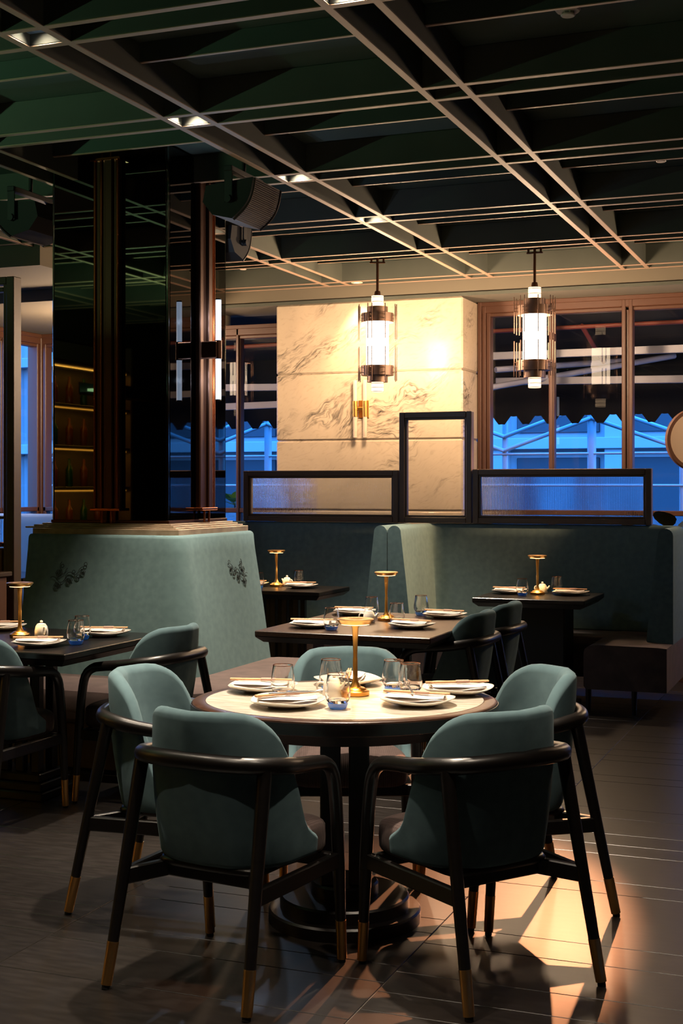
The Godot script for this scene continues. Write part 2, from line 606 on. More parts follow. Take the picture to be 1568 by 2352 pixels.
func build_floor() -> void:
	var fl := setting("floor")
	part(fl, "floor_bed", box_mesh(Vector3(10.4, 0.2, 16.0), 0.0, Vector3(-2.8, -0.1035, -4.0)), M.grout)
	# courses of mixed widths; the joints of the three columns in view are known
	var first := {0: -3.62, -1: -3.54, -2: -3.536}
	var widths := {0: [0.15, 0.173, 0.28, 0.18, 0.57, 0.15, 0.385], -1: [0.3, 0.15, 0.33, 0.15, 0.28, 0.4], -2: [0.331, 0.149, 0.148, 0.3, 0.15, 0.38]}
	var planks := {}
	var rest := Geo.new()
	var shown := 0
	for c in range(-6, 4):
		var x0 := -1.358 + 1.185 * c
		if x0 + 1.185 > 2.45 or x0 < -8.5:
			continue
		var ws: Array = widths.get(c, [0.3, 0.15, 0.38, 0.15, 0.3, 0.28])
		for dir in [1, -1]:
			var z: float = first.get(c, -3.5 - 0.07 * absf(c))
			var r := 0
			while z > -11.9 and z < 3.9:
				var w: float = ws[posmod(r if dir > 0 else -1 - r, ws.size())]
				var p := Vector3(x0 + 0.5925, 0, z - dir * w / 2)
				z -= dir * w
				r += 1
				var q := in_picture(p)
				var half := 0.62 * 3100.0 / maxf(q.z, 0.1)
				if q.z > 2.5 and q.x > -half and q.x < 1568 + half and q.y < 2560 and shown < 300:
					if not planks.has(w):
						planks[w] = box_mesh(Vector3(1.1815, 0.012, w - 0.0035), 0.0012, Vector3(0, -0.006, 0))
					part(fl, "floor_tile", planks[w], M["tile_%d" % posmod(c * 7 + r * 13 + r / 3, 4)], p)
					shown += 1
				else:
					rest.box(p + Vector3(0, -0.006, 0), Vector3(1.1815, 0.012, w - 0.0035))
	var o := part(fl, "far_floor_tiles", rest.mesh(), M.tile_0)
	o.set_meta("kind", "stuff")

func build_ceiling() -> void:
	var ce := setting("ceiling")
	part(ce, "coffer_board", box_mesh(Vector3(10.4, 0.2, 16.0), 0.0, Vector3(-2.8, CEIL + 0.1, -4.0)), M.board)
	var h := CEIL - FIN
	var long_fin := box_mesh(Vector3(0.034, h, 15.3), 0.003, Vector3(0, h / 2, 0))
	var cross_fin := box_mesh(Vector3(10.3, h, 0.034), 0.003, Vector3(0, h / 2, 0))
	var long_underside := box_mesh(Vector3(0.035, 0.005, 15.3), 0.001, Vector3(0, -0.0026, 0))  # thin pale strip that paints the lit underside of a fin
	for k in range(-4, 4):
		for s in [-0.098, 0.098]:
			var x: float = FX + GRID * k + s
			var f: MeshInstance3D
			if x > -5.95:
				f = part(ce, "ceiling_fin", long_fin, M.fin, Vector3(x, FIN, -3.69))
				part(f, "lit_underside", long_underside, M.fin_lit_underside)
			else:
				f = part(ce, "ceiling_fin", box_mesh(Vector3(0.034, h, 12.5), 0.003, Vector3(0, h / 2, 0)), M.fin, Vector3(x, FIN, -2.3))
				part(f, "lit_underside", box_mesh(Vector3(0.035, 0.005, 12.5), 0.001, Vector3(0, -0.0026, 0)), M.fin_lit_underside)
	for k in range(-7, 5):
		for s in [-0.098, 0.098]:
			var z: float = FZ + GRID * k + s
			if z < -11.4 or k > 4:
				continue
			if z > -8.6:
				var f := part(ce, "cross_fin", cross_fin, M.fin, Vector3(-2.8, FIN, z))
				part(f, "lit_underside", box_mesh(Vector3(10.3, 0.005, 0.035), 0.001, Vector3(0, -0.0024, 0)), M.fin_lit_underside)
			else:
				var f := part(ce, "cross_fin", box_mesh(Vector3(8.15, h, 0.034), 0.003, Vector3(0, h / 2, 0)), M.fin, Vector3(-1.72, FIN, z))
				part(f, "lit_underside", box_mesh(Vector3(8.15, 0.005, 0.035), 0.001, Vector3(0, -0.0024, 0)), M.fin_lit_underside)
	# the shallow bar across the middle of every coffer
	var bar := box_mesh(Vector3(GRID - 0.232, 0.085, 0.018), 0.002, Vector3(0, 0.0425, 0))
	var bar_underside := box_mesh(Vector3(GRID - 0.232, 0.005, 0.02), 0.001, Vector3(0, -0.0026, 0))  # same painted brightness for the underside of the bar
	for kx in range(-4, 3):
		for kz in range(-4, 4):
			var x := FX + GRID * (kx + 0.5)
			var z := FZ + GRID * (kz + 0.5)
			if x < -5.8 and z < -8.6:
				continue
			part(part(ce, "coffer_bar", bar, M.board, Vector3(x, CEIL - 0.085, z + 0.02)), "lit_underside", bar_underside, M.fin_lit_underside)
	# bulkhead and soffit in front of the windows, stepping forward at the left
	var bh := setting("trim_1")
	var g := Geo.new()
	var xf := Transform3D(Basis(Vector3(1, 0, 0), Vector3(0, 0, 1), Vector3(0, 1, 0)), Vector3.ZERO)
	g.extrude([Vector2(-8.0, -8.62), Vector2(-5.79, -8.62), Vector2(-5.79, -11.36), Vector2(2.4, -11.36), Vector2(2.4, -12.0), Vector2(-8.0, -12.0)], CEIL - 3.155, xf.translated(Vector3(0, 3.155, 0)))
	part(bh, "bulkhead", g.mesh(), M.plaster)
	part(bh, "soffit_step", box_mesh(Vector3(2.2, 0.1, 2.2), 0.004, Vector3(-6.9, 3.105, -10.8)), M.plaster)
	part(bh, "cover_bead", box_mesh(Vector3(8.19, 0.03, 0.02), 0.003, Vector3(-1.7, 3.17, -11.352)), M.fin)

func slab_row(parent: Node3D, called: String, ys: Array, x0: float, x1: float, z0: float, z1: float, m: Material) -> void:
	for i in ys.size() - 1:
		var a: float = ys[i]
		var b: float = ys[i + 1]
		part(parent, called, box_mesh(Vector3(x1 - x0, b - a - 0.002, z1 - z0), 0.014), m, Vector3((x0 + x1) / 2, (a + b) / 2, (z0 + z1) / 2))

func build_walls() -> void:
	var wb := setting("wall_back")
	slab_row(wb, "marble_slab", [0.0, 1.276, 1.908, 2.515, 3.155], -5.07, -3.292, -11.95, -11.35, M.marble)
	part(wb, "window_breast", box_mesh(Vector3(5.7, 0.92, 0.3), 0.0, Vector3(-0.445, 0.46, -12.02)), M.wall_dark)
	part(wb, "window_breast", box_mesh(Vector3(2.95, 0.92, 0.3), 0.0, Vector3(-6.545, 0.46, -12.02)), M.wall_dark)
	var wl := setting("wall_left")
	part(wl, "window_breast", box_mesh(Vector3(0.3, 0.92, 4.0), 0.0, Vector3(-8.12, 0.46, -10.0)), M.wall_dark)
	part(wl, "wall_panel", box_mesh(Vector3(0.25, 3.66, 12.2), 0.0, Vector3(-8.12, 1.83, -1.9)), M.wall_dark)
	var wr := setting("wall_right")
	part(wr, "wall_panel", box_mesh(Vector3(0.25, 3.66, 16.2), 0.0, Vector3(2.52, 1.83, -4.0)), M.wall_dark)
	var wf := setting("wall_front")
	part(wf, "wall_panel", box_mesh(Vector3(10.6, 3.66, 0.25), 0.0, Vector3(-2.8, 1.83, 4.1)), M.wall_dark)
	# windows: [left, right], thin and thick uprights
	window_run("window_1", Vector3(-3.29, 0, -11.9), 0.0, 5.69, [0.67, 2.0, 3.33, 4.66], [1.34, 2.69, 4.03], 3.155)
	window_run("window_2", Vector3(-8.0, 0, -11.9), 0.0, 2.93, [2.3, 0.75], [1.5], 3.055)
	window_run("window_3", Vector3(-8.0, 0, -8.0), PI / 2, 3.9, [0.7, 2.1, 3.2], [1.4, 2.7], 3.055)

func window_run(called: String, at: Vector3, turn: float, wide: float, thin: Array, thick: Array, head: float) -> void:
	var w := setting(called)
	w.position = at
	w.rotation.y = turn
	var fm: Material = M.window_frame
	var sill := 0.92
	part(w, "window_head", Geo.new().box(Vector3(wide / 2, head - 0.05, 0), Vector3(wide, 0.1, 0.13), 0.006).box(Vector3(wide / 2, head - 0.115, 0.0), Vector3(wide, 0.03, 0.09), 0.004).box(Vector3(wide / 2, head - 0.02, 0.07), Vector3(wide, 0.04, 0.02), 0.004).mesh(false), fm)
	part(w, "window_sill", box_mesh(Vector3(wide, 0.05, 0.2), 0.006, Vector3(wide / 2, sill, 0.0)), fm)
	part(w, "transom", box_mesh(Vector3(wide, 0.045, 0.1), 0.005, Vector3(wide / 2, 1.258, 0)), fm)
	var tall := head - sill
	var jamb := Geo.new()
	for k in 3:
		jamb.box(Vector3(0.02 + 0.036 * k, sill + tall / 2, 0.03 - 0.02 * k), Vector3(0.034, tall, 0.12), 0.005)
	part(w, "jamb", jamb.mesh(false), fm)
	var jamb2 := Geo.new()
	for k in 3:
		jamb2.box(Vector3(wide - 0.02 - 0.036 * k, sill + tall / 2, 0.03 - 0.02 * k), Vector3(0.034, tall, 0.12), 0.005)
	part(w, "jamb", jamb2.mesh(false), fm)
	for x in thin:
		part(w, "mullion", Geo.new().box(Vector3(x, sill + tall / 2, 0), Vector3(0.05, tall, 0.09), 0.006).box(Vector3(x, sill + tall / 2, 0.05), Vector3(0.026, tall, 0.03), 0.005).mesh(false), fm)
	for x in thick:
		part(w, "mullion", Geo.new().box(Vector3(x - 0.03, sill + tall / 2, 0.01), Vector3(0.034, tall, 0.12), 0.006).box(Vector3(x + 0.03, sill + tall / 2, 0.01), Vector3(0.034, tall, 0.12), 0.006).box(Vector3(x, sill + tall / 2, 0), Vector3(0.04, tall, 0.09), 0.003).mesh(false), fm)
	var edges: Array = [0.0] + thin + thick + [wide]
	edges.sort()
	for i in edges.size() - 1:
		var a: float = edges[i]
		var b: float = edges[i + 1]
		var q := QuadMesh.new()
		q.size = Vector2(b - a - 0.02, head - 0.1 - 1.28)
		part(w, "pane", q, M.pane, Vector3((a + b) / 2, (head - 0.1 + 1.28) / 2, -0.01))
		part(w, "fluted_pane", fluted_mesh(b - a - 0.03, 0.29, 0.012), M.fluted, Vector3((a + b) / 2, 1.09, -0.005))

func fluted_mesh(wide: float, tall: float, pitch: float) -> ArrayMesh:
	var g := Geo.new()
	var n := int(wide / pitch)
	var p: float = wide / n
	var prof := []
	for i in n:
		for k in 5:
			var t := (k + 0.0) / 5.0
			prof.append(Vector2(-wide / 2 + (i + t) * p, 0.002 + 0.0017 * sin(PI * t)))
	prof.append(Vector2(wide / 2, 0.002))
	for i in prof.size() - 1:
		var a: Vector2 = prof[i]; var b: Vector2 = prof[i + 1]
		g.quad(Vector3(a.x, -tall / 2, a.y), Vector3(a.x, tall / 2, a.y), Vector3(b.x, tall / 2, b.y), Vector3(b.x, -tall / 2, b.y), 1 + (i / 5) % 2)
	var w := wide / 2
	g.quad(Vector3(-w, -tall / 2, -0.002), Vector3(w, -tall / 2, -0.002), Vector3(w, tall / 2, -0.002), Vector3(-w, tall / 2, -0.002))
	return g.mesh()

# ------------------------------------------------------------------ street under the awning
func bar_between(g: Geo, a: Vector3, b: Vector3, r := 0.03) -> Geo:
	return g.tube([a, b], r, 6)

func build_outside() -> void:
	var gr := setting("ground")
	part(gr, "pavement", box_mesh(Vector3(60, 0.2, 40), 0.0, Vector3(-5, -0.35, -32.2)), M.asphalt)
	part(gr, "pavement", box_mesh(Vector3(30, 0.2, 30), 0.0, Vector3(-23.3, -0.35, -6)), M.asphalt)
	# awning with a scalloped valance
	var aw := thing("awning", "black canvas awning with a scalloped edge outside the back windows", "awning", Vector3(0, 0, 0))
	part(aw, "canvas_roof", Geo.new().box(Vector3(-2.9, 3.06, -13.05), Vector3(11.6, 0.03, 1.92), 0.0, Basis(Vector3.RIGHT, -0.13)).mesh(), M.awning)
	var poly := [Vector2(3.0, 2.95), Vector2(-9.0, 2.95)]
	var x := -9.0
	var pitch := 0.262
	while x < 3.0:
		for k in 9:
			var t := k / 8.0
			poly.append(Vector2(x + pitch * t, 2.19 + 0.052 * clampf(1.7 * cos(TAU * t), -1.0, 1.0 - 0.0) - 0.012 * cos(TAU * t)))
		x += pitch
	part(aw, "scalloped_valance", Geo.new().extrude(poly, 0.012, Transform3D(Basis(), Vector3(0, 0, -14.0))).mesh(), M.awning)
	for a in [[-3.6, 2.72, -12.4, 2.0, 2.74], [-3.4, 2.52, -12.9, 2.0, 2.44], [-8.0, 2.55, -12.7, -5.0, 2.5], [-8.2, 2.3, -12.9, -5.0, 2.36]]:
		part(aw, "awning_beam", Geo.new().box(Vector3((a[0] + a[3]) / 2, (a[1] + a[4]) / 2, a[2]), Vector3(a[3] - a[0], 0.07, 0.05), 0.004, Basis(Vector3.BACK, atan2(a[4] - a[1], a[3] - a[0]))).mesh(), M.pale_steel)
	for a in [[Vector3(-3.3, 2.6, -12.5), Vector3(-2.2, 2.75, -13.6)], [Vector3(-3.5, 2.4, -12.4), Vector3(-1.8, 2.8, -13.8)]]:
		part(aw, "awning_arm", bar_between(Geo.new(), a[0], a[1], 0.03).mesh(), M.pale_steel)
	for a in [[Vector3(-3.4, 2.98, -12.6), Vector3(2.0, 3.02, -12.6)], [Vector3(-3.4, 2.8, -13.2), Vector3(2.0, 2.86, -13.2)], [Vector3(-2.5, 3.0, -12.6), Vector3(-2.4, 2.7, -13.2)], [Vector3(-1.2, 3.02, -12.6), Vector3(-1.15, 2.72, -13.2)], [Vector3(-8, 2.9, -12.6), Vector3(-5, 2.95, -12.6)]]:
		part(aw, "red_purlin", bar_between(Geo.new(), a[0], a[1], 0.022).mesh(), M.red_steel)
	# steel trestle fence with chevron struts
	var tr := thing("steel_fence", "pale steel fence of posts and chevron struts beyond the awning", "fence", Vector3(0, 0, -15.2))
	for k in range(-9, 6):
		var px := -0.9 + 1.0 * k
		part(tr, "post", bar_between(Geo.new(), Vector3(px, -0.2, 0), Vector3(px, 2.9, 0), 0.035 if k % 2 else 0.05).mesh(), M.pale_steel)
		var up := 2.42
		var lo := 2.06
		var y0 := up if k % 2 == 0 else lo
		var y1 := lo if k % 2 == 0 else up
		for dy in [0.0, -0.16]:
			part(tr, "chevron_strut", bar_between(Geo.new(), Vector3(px, y0 + dy, 0.04), Vector3(px + 1.0, y1 + dy, 0.04), 0.024).mesh(), M.pale_steel)
	for y in [1.86, 1.5, 0.9]:
		part(tr, "rail", bar_between(Geo.new(), Vector3(-10, y, 0.03), Vector3(4.5, y, 0.03), 0.014).mesh(), M.pale_steel)
	# scaffold at the left
	var sc := thing("scaffold", "pale scaffold tower of crossed tubes outside the left corner windows", "scaffold", Vector3(-11.2, 0, -14.5))
	for k in 5:
		var zz := 1.6 * k - 1.2
		part(sc, "standard", bar_between(Geo.new(), Vector3(0, -0.2, zz), Vector3(0, 4.5, zz), 0.045).mesh(), M.pale_steel)
		for j in 4:
			part(sc, "cross_brace", bar_between(Geo.new(), Vector3(0.03, 0.1 + 0.8 * j, zz), Vector3(0.03, 0.9 + 0.8 * j, zz + 1.6), 0.03).mesh(), M.pale_steel)
			part(sc, "cross_brace", bar_between(Geo.new(), Vector3(-0.03, 0.9 + 0.8 * j, zz), Vector3(-0.03, 0.1 + 0.8 * j, zz + 1.6), 0.03).mesh(), M.pale_steel)
			part(sc, "ledger", bar_between(Geo.new(), Vector3(0, 0.9 + 0.8 * j, zz), Vector3(0, 0.9 + 0.8 * j, zz + 1.6), 0.02).mesh(), M.pale_steel)
	# houses across the street
	var bd := thing("street_building", "pale blue-lit building with dark shop windows across the street", "building", Vector3(0, -0.25, -24))
	part(bd, "wall", box_mesh(Vector3(40, 11, 1.0), 0.0, Vector3(-4, 5.5, -0.6)), M.facade)
	for k in 17:
		var xx := -22.0 + 2.1 * k
		part(bd, "shop_window", box_mesh(Vector3(1.5, 1.9, 0.08), 0.01, Vector3(xx, 1.3, -0.08)), M.facade_dark)
		part(bd, "pier", box_mesh(Vector3(0.35, 5.0, 0.35), 0.01, Vector3(xx + 1.05, 2.5, 0.0)), M.facade)
		part(bd, "upper_window", box_mesh(Vector3(1.5, 1.2, 0.08), 0.01, Vector3(xx, 3.3, -0.08)), M.facade_dark)
	for y in [2.5, 4.3]:
		part(bd, "cornice", box_mesh(Vector3(38, 0.2, 0.4), 0.01, Vector3(-5, y, 0.05)), M.facade)
	var b2 := thing("side_building", "blue-lit side building beyond the scaffold outside the left windows", "building", Vector3(-18, -0.25, -8))
	part(b2, "wall", box_mesh(Vector3(1, 10, 26), 0.0, Vector3(-0.6, 5, 0)), M.facade)
	for k in 10:
		part(b2, "window", box_mesh(Vector3(0.08, 1.3, 1.3), 0.01, Vector3(-0.08, 1.6, -11 + 2.2 * k)), M.facade_dark)
		part(b2, "window", box_mesh(Vector3(0.08, 1.3, 1.3), 0.01, Vector3(-0.08, 4.0, -11 + 2.2 * k)), M.facade_dark)

# ------------------------------------------------------------------ mirrored column
func build_column() -> void:
	var x0 := -4.502
	var x1 := -3.724
	var z0 := -7.572
	var z1 := -6.83
	var cx := (x0 + x1) / 2
	var cz := (z0 + z1) / 2
	var y0 := 1.28
	var t := thing("mirror_column", "square column clad in dark mirror with copper pilaster strips above the corner booth", "column", Vector3(cx, 0, cz))
	var w := x1 - x0
	var d := z1 - z0
	part(t, "core", box_mesh(Vector3(w - 0.03, CEIL - y0 - 0.005, d - 0.03), 0.0, Vector3(0, (CEIL + y0) / 2, 0)), M.black_metal)
	var tall := CEIL - y0 - 0.01
	var mid := y0 + tall / 2
	# front: two mirror leaves, polished bevels along their edges
	for s in [-1, 1]:
		part(t, "mirror_panel", box_mesh(Vector3(w / 2 - 0.02, tall, 0.012), 0.004, Vector3(s * (w / 4 - 0.004), mid, d / 2 - 0.004)), M.mirror)
		part(t, "mirror_panel", box_mesh(Vector3(0.012, tall, d / 2 - 0.02), 0.004, Vector3(w / 2 - 0.004, mid, s * (d / 4 - 0.004))), M.mirror)
		part(t, "mirror_panel", box_mesh(Vector3(0.012, tall, d / 2 - 0.02), 0.004, Vector3(-w / 2 + 0.004, mid, s * (d / 4 - 0.004))), M.mirror)
	for s in [-1, 1]:
		part(t, "bevel_strip", box_mesh(Vector3(0.016, tall, 0.016), 0.006, Vector3(s * (w / 2 - 0.008), mid, d / 2 - 0.006)), M.mirror_edge)
	part(t, "bevel_strip", box_mesh(Vector3(0.014, tall, 0.014), 0.006, Vector3(w / 2 - 0.006, mid, -d / 2 + 0.008)), M.mirror_edge)
	# copper pilasters
	for f in 2:
		var b := Basis() if f == 0 else Basis(Vector3.UP, PI / 2)
		var at := Vector3(-4.11 - cx, 0, d / 2) if f == 0 else Vector3(w / 2, 0, -7.24 - cz)
		var pil := part(t, "pilaster", Geo.new().box(Vector3(0, 2.375, 0.018), Vector3(0.17, 2.03, 0.035), 0.006).box(Vector3(0.02, 2.375, 0.042), Vector3(0.05, 2.03, 0.02), 0.005).mesh(false), M.bronze, at, b)
		for rx in [-0.075, -0.032, 0.075] if f == 0 else [0.04, 0.06, 0.085]:
			part(pil, "copper_rod", tube_mesh([Vector3(rx, 1.365, 0.04), Vector3(rx, 3.385, 0.04)], 0.0085, 8), M.copper)
		for yy in [1.36, 3.39]:
			part(pil, "cap_bar", box_mesh(Vector3(0.2, 0.016, 0.06), 0.003, Vector3(0, yy, 0.03)), M.copper)
		for rx in [-0.03, 0.03]:
			part(pil, "pin_rod", tube_mesh([Vector3(rx, 1.281, 0.035), Vector3(rx, 1.36, 0.035)], 0.008, 8), M.copper)
			part(pil, "pin_rod", tube_mesh([Vector3(rx, 3.39, 0.035), Vector3(rx, CEIL - 0.004, 0.035)], 0.007, 8), M.copper)
	part(t, "base_strip", box_mesh(Vector3(w + 0.012, 0.018, d + 0.012), 0.003, Vector3(0, y0 + 0.0095, 0)), M.bronze)
	# wall light on the side of the column
	var sc := thing("column_sconce", "cool white tube sconce on a bronze arm fixed to the mirror column", "wall lamp", Vector3(x1, 2.306, -7.2))
	part(sc, "arm", box_mesh(Vector3(0.13, 0.1, 0.05), 0.004, Vector3(0.068, 0, 0)), M.bronze)
	part(sc, "holder", lathe_mesh([Vector2(0, -0.055), Vector2(0.021, -0.055), Vector2(0.021, 0.055), Vector2(0, 0.055)], 16), M.bronze, Vector3(0.133, 0, 0))
	for s in [-1, 1]:
		var tb := part(sc, "light_tube", tube_mesh([Vector3(0, s * 0.055, 0), Vector3(0, s * 0.295, 0)], 0.0165, 14), M.cool_tube, Vector3(0.133, 0, 0))
		part(tb, "end_cap", tube_mesh([Vector3(0, s * 0.295, 0), Vector3(0, s * 0.302, 0)], 0.0168, 12), M.black_metal)
		omni(sc, Vector3(0.133, s * 0.175, 0), Color(0.75, 0.86, 1.0), E_TUBE, 0.015)
	# stepped stone plinth
	var pl := thing("stone_plinth", "stepped pale stone ledge between the booth back and the mirror column", "ledge", Vector3(0, 0, 0))
	for k in 4:
		var o := 0.145 - 0.035 * k
		var yb := 1.218 + (0.0 if k == 0 else 0.024 + 0.0095 * k)
		var hh := 0.034 if k == 0 else 0.0095
		part(pl, "stone_step", box_mesh(Vector3(w + 2 * o - 0.11 * (1 if k == 0 else 0), hh, d + o + 0.02), 0.002, Vector3(cx + 0.055 * (1 if k == 0 else 0), yb + hh / 2, cz + o / 2 - 0.005)), M.ledge_stone)

# ------------------------------------------------------------------ booths
func round_path(pts: Array, r: float, n := 5) -> Array:
	var o := [pts[0]]
	for i in range(1, pts.size() - 1):
		var a: Vector2 = pts[i] + (pts[i - 1] - pts[i]).normalized() * r
		var b: Vector2 = pts[i] + (pts[i + 1] - pts[i]).normalized() * r
		for k in n + 1:
			var t := float(k) / n
			o.append(a.lerp(pts[i], t).lerp((pts[i] as Vector2).lerp(b, t), t))
	o.append(pts[-1])
	return o

func back_profile(top: float, n_top: float, n_low: float, low: float) -> Array:
	var r := n_top / 2
	var p := []
	p.append_array(arc(Vector2(r, top - r), r, 180, 20, 8))
	p.append(Vector2(lerpf(n_top, n_low, 0.06), top - 0.1))
	p.append(Vector2(lerpf(n_top, n_low, 0.5), (top + low) / 2))
	p.append(Vector2(n_low, low + 0.02))
	p.append(Vector2(n_low - 0.015, low))
	p.append(Vector2(0.0, low))
	return p
func seat_profile(n0: float, n1: float, y0: float, y1: float) -> Array:
	return [Vector2(n0, y1 - 0.005), Vector2(n0 + 0.06, y1), Vector2(n1 - 0.1, y1 + 0.003), Vector2(n1 - 0.035, y1 - 0.006), Vector2(n1 - 0.008, y1 - 0.025), Vector2(n1, y1 - 0.055), Vector2(n1, y0 + 0.02), Vector2(n1 - 0.015, y0), Vector2(n0, y0)]

func embroidery(parent: Node3D, o: Vector3, u: Vector3, v: Vector3, flip: float) -> void:
	var k := 0.00062
	var vines := [
		[425, 335, 450, 325, 480, 335, 500, 360, 530, 378, 560, 372, 582, 345, 590, 310, 610, 285, 640, 280, 660, 300, 690, 305, 712, 285, 725, 255, 745, 235, 770, 225],
		[500, 330, 535, 315, 550, 295, 540, 265, 520, 240, 518, 210, 535, 188],
		[550, 305, 575, 290, 585, 260, 600, 245], [585, 345, 600, 322, 630, 318, 655, 340, 662, 360], [680, 305, 690, 335, 715, 345, 735, 330], [530, 378, 545, 400, 535, 430]]
	var flowers := [[508, 292, 28], [545, 225, 15], [498, 408, 28], [622, 362, 28], [668, 278, 16], [718, 318, 16], [762, 275, 26], [788, 205, 16]]
	var at := func(x: float, y: float) -> Vector3: return o + u * ((x - 612) * k * flip) + v * ((312 - y) * k)
	for w in vines:
		var c := Curve3D.new()
		var n: int = w.size() / 2
		for i in n:
			var p: Vector3 = at.call(w[2 * i], w[2 * i + 1])
			var a: Vector3 = at.call(w[2 * max(i - 1, 0)], w[2 * max(i - 1, 0) + 1])
			var b: Vector3 = at.call(w[2 * min(i + 1, n - 1)], w[2 * min(i + 1, n - 1) + 1])
			c.add_point(p, -(b - a) / 6, (b - a) / 6)
		var pts := []
		for i in n * 3 + 1:
			pts.append(c.sample_baked(c.get_baked_length() * i / (n * 3)))
		part(parent, "embroidered_vine", Geo.new().tube(pts, 0.0016, 5).mesh(), M.thread)
	for f in flowers:
		var g := Geo.new()
		for ring in (2 if f[2] > 20 else 1):
			var pts := []
			for i in 24:
				var a := TAU * i / 24
				var r: float = f[2] * (1.0 if ring == 0 else 0.55) * (1.0 + 0.09 * cos(6 * a))
				pts.append(at.call(f[0] + r * cos(a), f[1] + r * sin(a)))
			g.tube(pts, 0.0016, 5, 1, true)
		part(parent, "embroidered_flower", g.mesh(false), M.thread)

